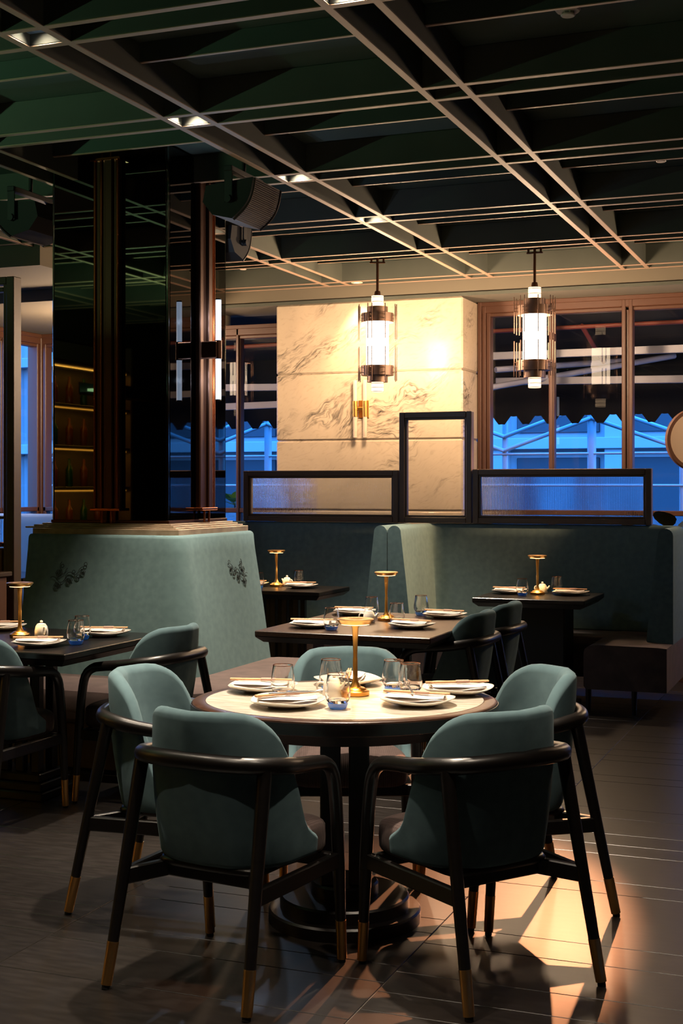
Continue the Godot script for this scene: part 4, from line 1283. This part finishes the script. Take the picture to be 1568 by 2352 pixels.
func leg(t: Node3D, top: Vector3, foot: Vector3, r0: float, r1: float) -> void:
	var cut := 1.0 - 0.135 / top.y
	var c := top.lerp(foot, cut)
	var lo := top.lerp(foot, 1.0 - 0.012 / top.y)
	var l := part(t, "leg", tube_mesh([top, top.lerp(foot, cut * 0.5), c], [r0, lerpf(r0, r1, 0.4), lerpf(r0, r1, 0.75)], 12), M.dark_wood)
	part(l, "brass_cap", tube_mesh([c, lo], [lerpf(r0, r1, 0.75) + 0.0012, r1 + 0.0012], 14), M.dull_brass)
	part(l, "foot_pad", tube_mesh([lo, foot], [r1 - 0.003, r1 - 0.003], 10), M.rubber)

func build_chairs() -> void:
	var ch := make_chair()
	var list := [
		# rear middle of the chair (x, z), facing, label
		[Vector2(-1.868, -3.457), Vector2(0.14, -0.99), "teal dining chair in the left foreground, its back to the viewer", "chairs at the round table"],
		[Vector2(-0.891, -3.852), Vector2(-0.805, -0.592), "teal dining chair in the right foreground, turned away to the left", "chairs at the round table"],
		[Vector2(-2.62, -4.30), Vector2(0.998, -0.056), "teal dining chair at the left of the round table, facing right", "chairs at the round table"],
		[Vector2(-0.968, -4.925), Vector2(-0.79, 0.61), "teal dining chair at the right of the round table, facing the viewer", "chairs at the round table"],
		[Vector2(-2.03, -5.27), Vector2(0.38, 0.925), "teal dining chair behind the round table, facing the viewer", "chairs at the round table"],
		[Vector2(-1.775, -6.93), Vector2(-1, 0.02), "nearer teal dining chair on the right side of the brown wood table", "chairs at the brown wood table"],
		[Vector2(-1.775, -7.51), Vector2(-1, 0.0), "farther teal dining chair on the right side of the brown wood table", "chairs at the brown wood table"],
		[Vector2(-2.93, -5.7), Vector2(-1, -0.06), "teal dining chair at the end of the left table, in front of the corner booth", "chairs at the left table"],
		[Vector2(-3.75, -4.85), Vector2(0.04, -1), "teal dining chair cut off by the left edge of the picture", "chairs at the left table"]]
	for i in list.size():
		var f: Vector2 = list[i][1].normalized()
		var at := Vector3(list[i][0].x + f.x * 0.27, 0, list[i][0].y + f.y * 0.27)
		var turn := atan2(-f.x, -f.y)
		if i == 0:
			ch.position = at
			ch.rotation.y = turn
			ch.set_meta("label", list[i][2])
			ch.set_meta("group", list[i][3])
		else:
			copy(ch, "dining_chair", list[i][2], at, turn, list[i][3])

# ------------------------------------------------------------------ tableware
var protos := {}
func put(called: String, label: String, at: Vector3, turn: float, group: String) -> Node3D:
	var o: Node3D
	if not protos.has(called):
		match called:
			"plate": o = make_plate()
			"napkin": o = make_napkin()
			"chopsticks": o = make_chopsticks()
			"tumbler": o = make_tumbler()
			"teapot": o = make_teapot()
			"table_lamp": o = make_lamp()
			"fork": o = make_fork()
		protos[called] = o
		o.position = at
		o.rotation.y = turn
		o.set_meta("label", label)
		o.set_meta("group", group)
		return o
	return copy(protos[called], called, label, at, turn, group)

func make_plate() -> Node3D:
	var t := thing("plate", "", "plate")
	var g := Geo.new()
	var prof := [Vector2(0, 0.006), Vector2(0.055, 0.005), Vector2(0.085, 0.0075), Vector2(0.112, 0.0155), Vector2(0.1255, 0.0225), Vector2(0.127, 0.025), Vector2(0.1245, 0.0258), Vector2(0.11, 0.0195), Vector2(0.08, 0.0125), Vector2(0.045, 0.0105), Vector2(0, 0.01)]
	# a softly three-cornered dish
	var seg := 48
	for i in prof.size() - 1:
		for k in seg:
			var p := []
			for q in [[i, k], [i, k + 1], [i + 1, k + 1], [i + 1, k]]:
				var an: float = TAU * q[1] / seg
				var r: float = prof[q[0]].x * (1.0 + 0.035 * cos(3 * an) * prof[q[0]].x / 0.127)
				p.append(Vector3(cos(an) * r, prof[q[0]].y + 0.004 * cos(3 * an) * pow(prof[q[0]].x / 0.127, 3), sin(an) * r))
			g.quad(p[0], p[1], p[2], p[3], 1)
	part(t, "dish", g.mesh(), M.porcelain)
	part(t, "foot_ring", lathe_mesh([Vector2(0.05, 0.0), Vector2(0.06, 0.0), Vector2(0.066, 0.0065), Vector2(0.05, 0.0065), Vector2(0.05, 0.0)], 32), M.plate_foot)
	return t
func make_napkin() -> Node3D:
	var t := thing("napkin", "", "napkin")
	for j in 2:
		var g := Geo.new()
		var nx := 22
		var nz := 8
		var pts := []
		for i in nx + 1:
			var row := []
			for k in nz + 1:
				var u := i / float(nx) * 2 - 1
				var w := k / float(nz) * 2 - 1
				var ph := PI * w / 2
				var half := (0.046 - 0.009 * j) * (1.0 + 0.05 * sin(5 * u + j))
				var y := 0.016 + 0.009 * j + 0.003 * sin(3.1 * u + 2.0 * j) + 0.008 * u * u
				row.append(Vector3(0.097 * u, y + 0.006 * cos(ph), half * sin(ph) + 0.006 * j))
			pts.append(row)
		for i in nx:
			for k in nz:
				g.quad(pts[i][k], pts[i + 1][k], pts[i + 1][k + 1], pts[i][k + 1], 1)
				var d := Vector3(0, -0.006, 0)
				var e := func(p: Vector3, kk: int) -> Vector3: return Vector3(p.x, p.y - 0.006 * (0.3 + cos(PI * (kk / float(nz) * 2 - 1) / 2)), p.z)
				g.quad(e.call(pts[i][k], k), e.call(pts[i][k + 1], k + 1), e.call(pts[i + 1][k + 1], k + 1), e.call(pts[i + 1][k], k), 2)
		part(t, "fold", g.mesh(false), M.napkin)
	return t
func make_chopsticks() -> Node3D:
	var t := thing("chopsticks", "", "chopsticks")
	for s in [-1, 1]:
		part(t, "stick", tube_mesh([Vector3(-0.115, 0, s * 0.0045), Vector3(0.115, 0, s * 0.0042)], [0.0042, 0.0034], 6), M.bamboo)
	part(t, "paper_band", box_mesh(Vector3(0.05, 0.01, 0.02), 0.002, Vector3(0.02, 0, 0)), M.paper)
	return t
func make_fork() -> Node3D:
	var t := thing("fork", "", "fork")
	part(t, "handle", tube_mesh([Vector3(-0.09, 0, 0), Vector3(0.0, 0.002, 0), Vector3(0.05, 0, 0)], [0.004, 0.003, 0.004], 6), M.steel)
	for k in 4:
		part(t, "tine", tube_mesh([Vector3(0.05, 0, (k - 1.5) * 0.005), Vector3(0.075, -0.001, (k - 1.5) * 0.0062), Vector3(0.1, 0.004, (k - 1.5) * 0.0062)], 0.0016, 5), M.steel)
	return t
func make_tumbler() -> Node3D:
	var t := thing("tumbler", "", "glass")
	part(t, "glass_wall", Geo.new().lathe([Vector2(0.031, 0.02), Vector2(0.038, 0.028), Vector2(0.0425, 0.043), Vector2(0.042, 0.058), Vector2(0.038, 0.088), Vector2(0.0345, 0.114), Vector2(0.0333, 0.114), Vector2(0.0368, 0.088), Vector2(0.0405, 0.058), Vector2(0.041, 0.045), Vector2(0.0365, 0.031), Vector2(0.0, 0.0285), Vector2(0.0, 0.02), Vector2(0.031, 0.02)], 32).mesh(), M.clear_glass)
	part(t, "rim", lathe_mesh([Vector2(0.0337, 0.1135), Vector2(0.0352, 0.1135), Vector2(0.0352, 0.1155), Vector2(0.0337, 0.1155), Vector2(0.0337, 0.1135)], 32), M.copper)
	part(t, "blue_base", lathe_mesh([Vector2(0, 0.0), Vector2(0.026, 0.0), Vector2(0.03, 0.004), Vector2(0.033, 0.012), Vector2(0.0355, 0.019), Vector2(0.03, 0.0195), Vector2(0, 0.0195)], 12), M.blue_glass)
	return t
func make_teapot() -> Node3D:
	var t := thing("teapot", "", "teapot")
	part(t, "pot_body", lathe_mesh([Vector2(0, 0.0), Vector2(0.03, 0.0), Vector2(0.034, 0.006), Vector2(0.033, 0.03), Vector2(0.029, 0.05), Vector2(0.025, 0.056), Vector2(0, 0.056)], 28), M.porcelain)
	var lid := part(t, "lid", lathe_mesh([Vector2(0, 0.0565), Vector2(0.024, 0.0565), Vector2(0.021, 0.063), Vector2(0.008, 0.067), Vector2(0, 0.0675)], 24), M.porcelain)
	part(lid, "knob", lathe_mesh([Vector2(0, 0.067), Vector2(0.005, 0.068), Vector2(0.008, 0.073), Vector2(0.006, 0.079), Vector2(0, 0.081)], 14), M.porcelain)
	part(t, "spout", tube_mesh([Vector3(0.028, 0.03, 0), Vector3(0.042, 0.04, 0), Vector3(0.05, 0.053, 0)], [0.01, 0.007, 0.005], 10), M.porcelain)
	part(t, "handle", tube_mesh(smooth([Vector3(-0.03, 0.048, 0), Vector3(-0.048, 0.048, 0), Vector3(-0.055, 0.032, 0), Vector3(-0.045, 0.015, 0), Vector3(-0.032, 0.012, 0)], 4), 0.004, 8), M.porcelain)
	return t
func make_lamp() -> Node3D:
	var t := thing("table_lamp", "", "table lamp")
	part(t, "base", lathe_mesh([Vector2(0, 0.0), Vector2(0.048, 0.0), Vector2(0.05, 0.003), Vector2(0.05, 0.015), Vector2(0.046, 0.019), Vector2(0.04, 0.02), Vector2(0.034, 0.027), Vector2(0.02, 0.031), Vector2(0, 0.031)], 10), M.brass)
	part(t, "stem", lathe_mesh([Vector2(0, 0.03), Vector2(0.021, 0.03), Vector2(0.012, 0.045), Vector2(0.0085, 0.06), Vector2(0.0085, 0.13), Vector2(0.0072, 0.132), Vector2(0.0085, 0.18), Vector2(0.0115, 0.238), Vector2(0.017, 0.246), Vector2(0, 0.246)], 24), M.brass)
	part(t, "disc_shade", lathe_mesh([Vector2(0, 0.252), Vector2(0.045, 0.252), Vector2(0.055, 0.252), Vector2(0.064, 0.263), Vector2(0.066, 0.268), Vector2(0.062, 0.27), Vector2(0.03, 0.2695), Vector2(0.02, 0.266), Vector2(0, 0.266)], 40), M.dull_brass)
	part(t, "light_ring", lathe_mesh([Vector2(0.019, 0.2515), Vector2(0.05, 0.2515), Vector2(0.05, 0.2495), Vector2(0.019, 0.2495), Vector2(0.019, 0.2515)], 28), M.lamp_led)
	for k in 3:
		var an := TAU * k / 3
		spot(t, Vector3(0.033 * cos(an), 0.247, 0.033 * sin(an)), Vector3(0.02 * cos(an), 0, 0.02 * sin(an)), Color(1.0, 0.8, 0.52), E_LAMP / 3, 65.0, 0.02, 1.0)
	return t

func place_setting(x: float, z: float, y: float, turn: float, stick: float, where: String, group: String) -> void:
	put("plate", "white dish " + where, Vector3(x, y, z), turn, "plates on " + group)
	put("napkin", "folded white napkin in the dish " + where, Vector3(x, y, z), turn, "napkins on " + group)
	put("chopsticks", "banded chopsticks " + where, Vector3(x, y + 0.0415, z) , turn + stick, "chopsticks on " + group)

func build_tableware() -> void:
	var y := 0.761
	# round table
	var rt := "the round table"
	place_setting(-1.812, -4.145, y, 0.5, 0.35, "at the near left of the round table", rt)
	place_setting(-1.418, -4.335, y, 0.15, -0.12, "at the near right of the round table", rt)
	place_setting(-2.03, -4.42, y, 0.3, -0.02, "at the left end of the round table", rt)
	place_setting(-1.36, -4.62, y, 0.5, 0.05, "at the right end of the round table", rt)
	place_setting(-1.80, -4.69, y, 1.7, 0.2, "at the back of the round table", rt)
	put("fork", "steel fork under the napkin at the near left of the round table", Vector3(-1.79, y + 0.046, -4.155), 0.75, "forks on the round table")
	put("fork", "steel fork beside the napkin at the near right of the round table", Vector3(-1.46, y + 0.046, -4.385), 2.0, "forks on the round table")
	put("table_lamp", "brass disc table lamp in the middle of the round table", Vector3(-1.683, y, -4.45), 0.3, "brass table lamps")
	put("teapot", "small white teapot seen through the front tumbler on the round table", Vector3(-1.745, y, -4.385), 0.15, "teapots")
	for g in [[-1.895, -4.30, "blue based tumbler beside the left dish on the round table"], [-1.635, -4.16, "blue based tumbler at the front middle of the round table"], [-1.795, -4.5, "blue based tumbler behind the teapot on the round table"], [-1.578, -4.562, "blue based tumbler right of the lamp, the farther of two, on the round table"], [-1.495, -4.5, "blue based tumbler right of the lamp, the nearer of two, on the round table"]]:
		put("tumbler", g[2], Vector3(g[0], y, g[1]), 0.0, "tumblers on the round table")
	# brown wood table
	y = 0.7505
	var bt := "the brown wood table"
	place_setting(-2.74, -6.6, y, 0.2, 0.0, "at the front left of the brown wood table", bt)
	place_setting(-2.24, -6.76, y, -0.1, -0.05, "at the front right of the brown wood table", bt)
	place_setting(-2.78, -7.33, y, 0.1, 0.02, "at the back left of the brown wood table", bt)
	place_setting(-2.24, -7.35, y, 0.1, -0.08, "at the back right of the brown wood table", bt)
	put("table_lamp", "brass disc table lamp on the brown wood table", Vector3(-2.49, y, -7.07), 0.1, "brass table lamps")
	put("teapot", "small white teapot beside the lamp on the brown wood table", Vector3(-2.54, y, -6.93), 0.2, "teapots")
	for g in [[-2.59, -6.5, "blue based tumbler at the front left of the brown wood table"], [-2.63, -7.22, "blue based tumbler behind the teapot on the brown wood table"], [-2.365, -6.885, "blue based tumbler right of the lamp on the brown wood table"], [-2.4, -7.42, "blue based tumbler at the back right of the brown wood table"]]:
		put("tumbler", g[2], Vector3(g[0], y, g[1]), 0.0, "tumblers on the brown wood table")
	# left table
	var lt := "the left table"
	place_setting(-3.61, -5.36, y, 0.35, 0.1, "at the front of the left table", lt)
	place_setting(-3.55, -5.85, y, 0.3, 0.05, "at the right corner of the left table", lt)
	place_setting(-4.2, -5.9, y, 0.4, 0.1, "cut off at the left edge of the picture", lt)
	put("table_lamp", "brass disc table lamp on the left table", Vector3(-3.905, y, -5.64), 0.1, "brass table lamps")
	put("teapot", "small white teapot on the left table", Vector3(-3.82, y, -5.7), 2.6, "teapots")
	put("tumbler", "blue based tumbler at the front of the left table, the nearer of two", Vector3(-3.475, y, -5.47), 0.0, "tumblers on the left table")
	put("tumbler", "blue based tumbler on the left table, right behind another tumbler", Vector3(-3.56, y, -5.66), 0.0, "tumblers on the left table")
	# rear booth tables
	place_setting(-3.87, -9.1, y, 0.2, 0.05, "at the right end of the left rear booth table", "the left rear booth table")
	place_setting(-4.28, -9.13, y, 0.2, -0.05, "at the left end of the left rear booth table", "the left rear booth table")
	put("table_lamp", "brass disc table lamp on the left rear booth table", Vector3(-4.09, y, -9.16), 0.1, "brass table lamps")
	put("teapot", "small white teapot on the left rear booth table", Vector3(-4.03, y, -9.22), 2.8, "teapots")
	put("tumbler", "blue based tumbler at the front of the left rear booth table", Vector3(-4.13, y, -8.93), 0.0, "tumblers on the left rear booth table")
	put("tumbler", "clear tumbler behind the teapot on the left rear booth table", Vector3(-3.96, y, -9.28), 0.0, "tumblers on the left rear booth table")
	place_setting(-2.32, -9.16, y, 0.05, 0.0, "at the left end of the right rear booth table", "the right rear booth table")
	place_setting(-1.9, -9.18, y, 0.1, -0.05, "at the right end of the right rear booth table", "the right rear booth table")
	put("table_lamp", "brass disc table lamp on the right rear booth table", Vector3(-2.115, y, -9.13), 0.1, "brass table lamps")
	put("teapot", "small white teapot behind the lamp on the right rear booth table", Vector3(-2.11, y, -9.26), 0.2, "teapots")
	put("tumbler", "blue based tumbler left of the lamp on the right rear booth table", Vector3(-2.19, y, -9.0), 0.0, "tumblers on the right rear booth table")
	put("tumbler", "blue based tumbler right of the lamp on the right rear booth table", Vector3(-2.02, y, -9.31), 0.0, "tumblers on the right rear booth table")
	put("tumbler", "blue based tumbler on the table by the left windows", Vector3(-6.58, y, -9.4), 0.0, "tumblers by the left windows")

# ------------------------------------------------------------------ ceiling fittings, speakers, plants
func make_speaker(label: String, at: Vector3, turn: float) -> Node3D:
	var t := thing("loudspeaker", label, "loudspeaker", at, turn, "loudspeakers on the mirror column")
	var front := []
	for k in 9:
		var f := k / 8.0
		var p := Vector2(0.15, 0.11).lerp(Vector2(0.02, -0.11), f)
		var nrm := Vector2(0.22, -0.13).normalized()
		front.append(p + nrm * 0.035 * sin(PI * f))
	var poly := [Vector2(-0.15, 0.09), Vector2(-0.17, 0.0), Vector2(-0.11, -0.075)]
	for k in range(8, -1, -1):
		poly.append(front[k] - Vector2(0.22, -0.13).normalized() * 0.012)
	var w := 0.36
	part(t, "cabinet", Geo.new().extrude(poly, w, Transform3D(Basis(), Vector3(0, 0, -w / 2))).mesh(), M.speaker_black)
	# curved louvre grille
	for k in 24:
		var f := (k + 0.5) / 24.0
		var p := Vector2(0.15, 0.11).lerp(Vector2(0.02, -0.11), f) + Vector2(0.22, -0.13).normalized() * (0.035 * sin(PI * f) - 0.004)
		part(t, "grille_bar", box_mesh(Vector3(0.007, 0.006, w - 0.03), 0.0, Vector3(p.x, p.y, 0)), M.grille)
	for s in [-1, 1]:
		var pts := []
		for p in front:
			pts.append(Vector3(p.x, p.y, s * (w / 2 - 0.006)))
		part(t, "grille_rim", tube_mesh(pts, 0.007, 6), M.grille)
	part(t, "yoke_bar", box_mesh(Vector3(0.05, 0.03, 0.42), 0.003, Vector3(0, 0.17, 0)), M.black_metal)
	for s in [-1, 1]:
		part(t, "yoke_arm", box_mesh(Vector3(0.05, 0.2, 0.008), 0.002, Vector3(0, 0.085, s * 0.2)), M.black_metal)
		part(t, "yoke_knob", tube_mesh([Vector3(0, 0.0, s * 0.182), Vector3(0, 0.0, s * 0.215)], 0.02, 12), M.black_metal)
	part(t, "hanger", tube_mesh([Vector3(0.0, 0.185, 0), Vector3(0.0, CEIL - at.y - 0.002, 0)], 0.012, 8), M.black_metal)
	return t

func build_fittings() -> void:
	make_speaker("black loudspeaker with a curved grille right of the mirror column", Vector3(-3.295, 3.085, -6.93), 0.0)
	make_speaker("black loudspeaker left of the mirror column, aimed away to the left", Vector3(-4.72, 3.085, -6.93), PI)
	make_speaker("loudspeaker half hidden behind the far side of the mirror column", Vector3(-3.93, 3.06, -7.86), PI / 2)
	var y := CEIL
	var dets := [[Vector3(-1.13, y, -5.42), "white smoke detector at the top right of the ceiling"], [Vector3(-1.13, y, -8.06), "white smoke detector near the right edge of the ceiling"], [Vector3(-1.6, y, -10.6), "white smoke detector in the far right coffer"], [Vector3(-5.12, y, -10.75), "white smoke detector in the far coffer right of the mirror column"]]
	for i in dets.size():
		var t := thing("smoke_detector", dets[i][1], "smoke detector", dets[i][0], 0.0, "smoke detectors")
		part(t, "detector_body", lathe_mesh([Vector2(0, 0), Vector2(0.052, 0), Vector2(0.052, -0.035), Vector2(0.045, -0.044), Vector2(0.028, -0.046), Vector2(0, -0.046)], 28), M.white_plastic)
		part(t, "sensor_cage", lathe_mesh([Vector2(0, -0.062), Vector2(0.026, -0.062), Vector2(0.03, -0.058), Vector2(0.026, -0.054), Vector2(0, -0.054)], 24), M.white_plastic)
		for k in 6:
			var an := TAU * k / 6
			part(t, "cage_post", box_mesh(Vector3(0.006, 0.01, 0.006), 0.0, Vector3(cos(an) * 0.022, -0.05, sin(an) * 0.022)), M.white_plastic)
	for k in 3:
		var at := Vector3(FX, FIN + 0.085, FZ - GRID * k)
		var t := thing("sprinkler", ["nearest", "middle", "farthest"][k] + " copper sprinkler head between the right pair of ceiling fins", "sprinkler", at, 0.0, "sprinkler heads")
		part(t, "escutcheon", lathe_mesh([Vector2(0.012, 0.0), Vector2(0.045, -0.004), Vector2(0.046, -0.012), Vector2(0.03, -0.018), Vector2(0.012, -0.02), Vector2(0.012, 0.0)], 24), M.dull_brass)
		part(t, "pipe", tube_mesh([Vector3(0, CEIL - at.y - 0.002, 0), Vector3(0, -0.02, 0)], 0.012, 10), M.dull_brass)
		part(t, "yoke", Geo.new().tube([Vector3(-0.012, -0.02, 0), Vector3(-0.014, -0.04, 0), Vector3(0, -0.055, 0), Vector3(0.014, -0.04, 0), Vector3(0.012, -0.02, 0)], 0.0035, 6).mesh(), M.dull_brass)
		part(t, "deflector", lathe_mesh([Vector2(0, -0.056), Vector2(0.018, -0.056), Vector2(0.018, -0.059), Vector2(0, -0.059)], 16), M.dull_brass)
	# round framed disc on a stand in front of the right window
	var d := thing("round_stand", "round cream disc in a brown leather rim at the right edge by the window", "ornament", Vector3(-1.212, 0, -10.6), deg_to_rad(21.3))
	var c := Vector3(0, 1.85, 0)
	part(d, "rim", Geo.new().lathe([Vector2(0.215, -0.03), Vector2(0.24, -0.03), Vector2(0.246, -0.02), Vector2(0.246, 0.02), Vector2(0.24, 0.03), Vector2(0.215, 0.03), Vector2(0.215, -0.03)], 48).mesh(), M.box_brown, c, Basis(Vector3.RIGHT, PI / 2))
	part(d, "face", lathe_mesh([Vector2(0, -0.015), Vector2(0.216, -0.015), Vector2(0.216, 0.015), Vector2(0, 0.015)], 48), M.disc_cream, c, Basis(Vector3.RIGHT, PI / 2))
	part(d, "stem", tube_mesh([Vector3(0, 0.02, 0), Vector3(0, 1.63, 0)], 0.012, 8), M.bronze)
	part(d, "knob", lathe_mesh([Vector2(0, 1.46), Vector2(0.03, 1.47), Vector2(0.04, 1.49), Vector2(0.03, 1.51), Vector2(0, 1.52)], 14), M.bronze)
	part(d, "foot", lathe_mesh([Vector2(0, 0.0), Vector2(0.15, 0.0), Vector2(0.15, 0.012), Vector2(0.02, 0.025), Vector2(0, 0.025)], 28), M.bronze)
	# plants
	plant("broad_leaf_plant", "dark olive broad leaved plant at the right edge by the window", Vector3(-1.52, 0, -11.42), 7, 0.3, 1.1, M.olive_leaf)
	plant("leafy_plant", "bright green leafy plant at the window between the column and the marble pier", Vector3(-6.1, -0.25, -12.6), 16, 0.22, 1.55, M.leaf)

func plant(called: String, label: String, at: Vector3, n: int, size: float, top: float, m: Material) -> void:
	var t := thing(called, label, "plant", at)
	part(t, "pot", lathe_mesh([Vector2(0, 0.0), Vector2(0.14, 0.0), Vector2(0.18, 0.4), Vector2(0.16, 0.4), Vector2(0, 0.37)], 24), M.frame_dark)
	part(t, "trunk", tube_mesh([Vector3(0, 0.36, 0), Vector3(0.01, top, 0.01)], [0.014, 0.008], 8), M.olive_leaf)
	for i in n:
		var an := i * 2.4
		var h := top - 0.3 + 0.55 * i / n
		var tilt := lerpf(-0.1, 0.8, i / float(n)) + rng.randf_range(-0.2, 0.2)
		var d := Vector3(cos(an) * cos(tilt), sin(tilt), sin(an) * cos(tilt))
		var root := Vector3(0, min(h, top), 0)
		var g := Geo.new()
		var side := d.cross(Vector3.UP).normalized()
		var ln := size * rng.randf_range(0.8, 1.2)
		var rows := []
		for j in 7:
			var f := j / 6.0
			var c := root + d * (0.06 + ln * f) + Vector3(0, -0.25 * ln * f * f, 0)
			var w := ln * 0.3 * sin(PI * pow(f, 0.75)) + 0.002
			rows.append([c - side * w + Vector3(0, 0.15 * w, 0), c, c + side * w + Vector3(0, 0.15 * w, 0)])
		for j in 6:
			for k in 2:
				g.quad(rows[j][k], rows[j + 1][k], rows[j + 1][k + 1], rows[j][k + 1], 1)
		var lf := part(t, "leaf", g.mesh(false), m)
		part(lf, "leaf_stalk", tube_mesh([root, root + d * 0.08], 0.004, 5), m)

# ------------------------------------------------------------------ bar at the left, outside the frame, mirrored in the column
func build_bar() -> void:
	var t := thing("back_bar", "lit bar shelf with bottles mirrored in the left part of the column", "shelf", Vector3(-7.7, 0, -2.0), PI / 2)
	part(t, "carcass", Geo.new().box(Vector3(0, 1.5, -0.14), Vector3(2.6, 3.0, 0.03), 0.0).box(Vector3(-1.28, 1.5, 0.03), Vector3(0.04, 3.0, 0.32), 0.003).box(Vector3(1.28, 1.5, 0.03), Vector3(0.04, 3.0, 0.32), 0.003).mesh(false), M.frame_dark)
	for i in 5:
		var y := 1.05 + 0.42 * i
		var sh := part(t, "shelf_board", box_mesh(Vector3(2.52, 0.03, 0.3), 0.003, Vector3(0, y, 0.03)), M.dark_wood)
		part(sh, "light_strip", box_mesh(Vector3(2.4, 0.012, 0.012), 0.0, Vector3(0, y - 0.025, 0.16)), M.bar_led)
	for i in 4:
		area(t, Vector3(0, 1.44 + 0.42 * i, 0.15), Vector3(0, 0, 0.0), Vector2(2.4, 0.03), Color(1.0, 0.78, 0.32), E_BAR)
	part(t, "cupboard", box_mesh(Vector3(2.52, 1.0, 0.4), 0.004, Vector3(0, 0.5, 0.08)), M.dark_wood)
	var bottle := lathe_mesh([Vector2(0, 0), Vector2(0.036, 0), Vector2(0.038, 0.01), Vector2(0.038, 0.17), Vector2(0.03, 0.2), Vector2(0.014, 0.225), Vector2(0.013, 0.29), Vector2(0, 0.29)], 18)
	for i in 4:
		for k in 9:
			solo("bottle", bottle, M.bottle_amber if (i + k) % 3 else M.bottle_green, ("amber" if (i + k) % 3 else "green") + " bottle on the " + ["lowest", "second lowest", "second highest", "highest"][i] + " bar shelf mirrored in the column", "bottle", Vector3(-7.66, 1.067 + 0.42 * i, -3.1 + 0.275 * k), Basis(), "bottles on the bar shelf")
	# green-white strip light over the bar counter, shining up
	var u := thing("bar_uplight", "green-white strip light over the bar beyond the left edge of the picture", "strip light", Vector3(-5.9, 2.25, -3.4), 0.0)
	part(u, "trough", Geo.new().box(Vector3(0, 0, 0), Vector3(0.16, 0.02, 1.6), 0.003).box(Vector3(-0.075, 0.05, 0), Vector3(0.01, 0.08, 1.6), 0.0).box(Vector3(0.075, 0.05, 0), Vector3(0.01, 0.08, 1.6), 0.0).mesh(false), M.black_metal)
	part(u, "light_strip", box_mesh(Vector3(0.06, 0.02, 1.5), 0.0, Vector3(0, 0.03, 0)), M.green_tube)
	for s in [-0.6, 0.6]:
		part(u, "hanger", tube_mesh([Vector3(0, 0.05, s), Vector3(0, CEIL - 2.25 - 0.002, s)], 0.006, 6), M.black_metal)
	area(u, Vector3(0, 0.095, 0), Vector3(0.0, 1.0, 0), Vector2(0.1, 1.5), Color(0.72, 1.0, 0.76), E_GREEN)
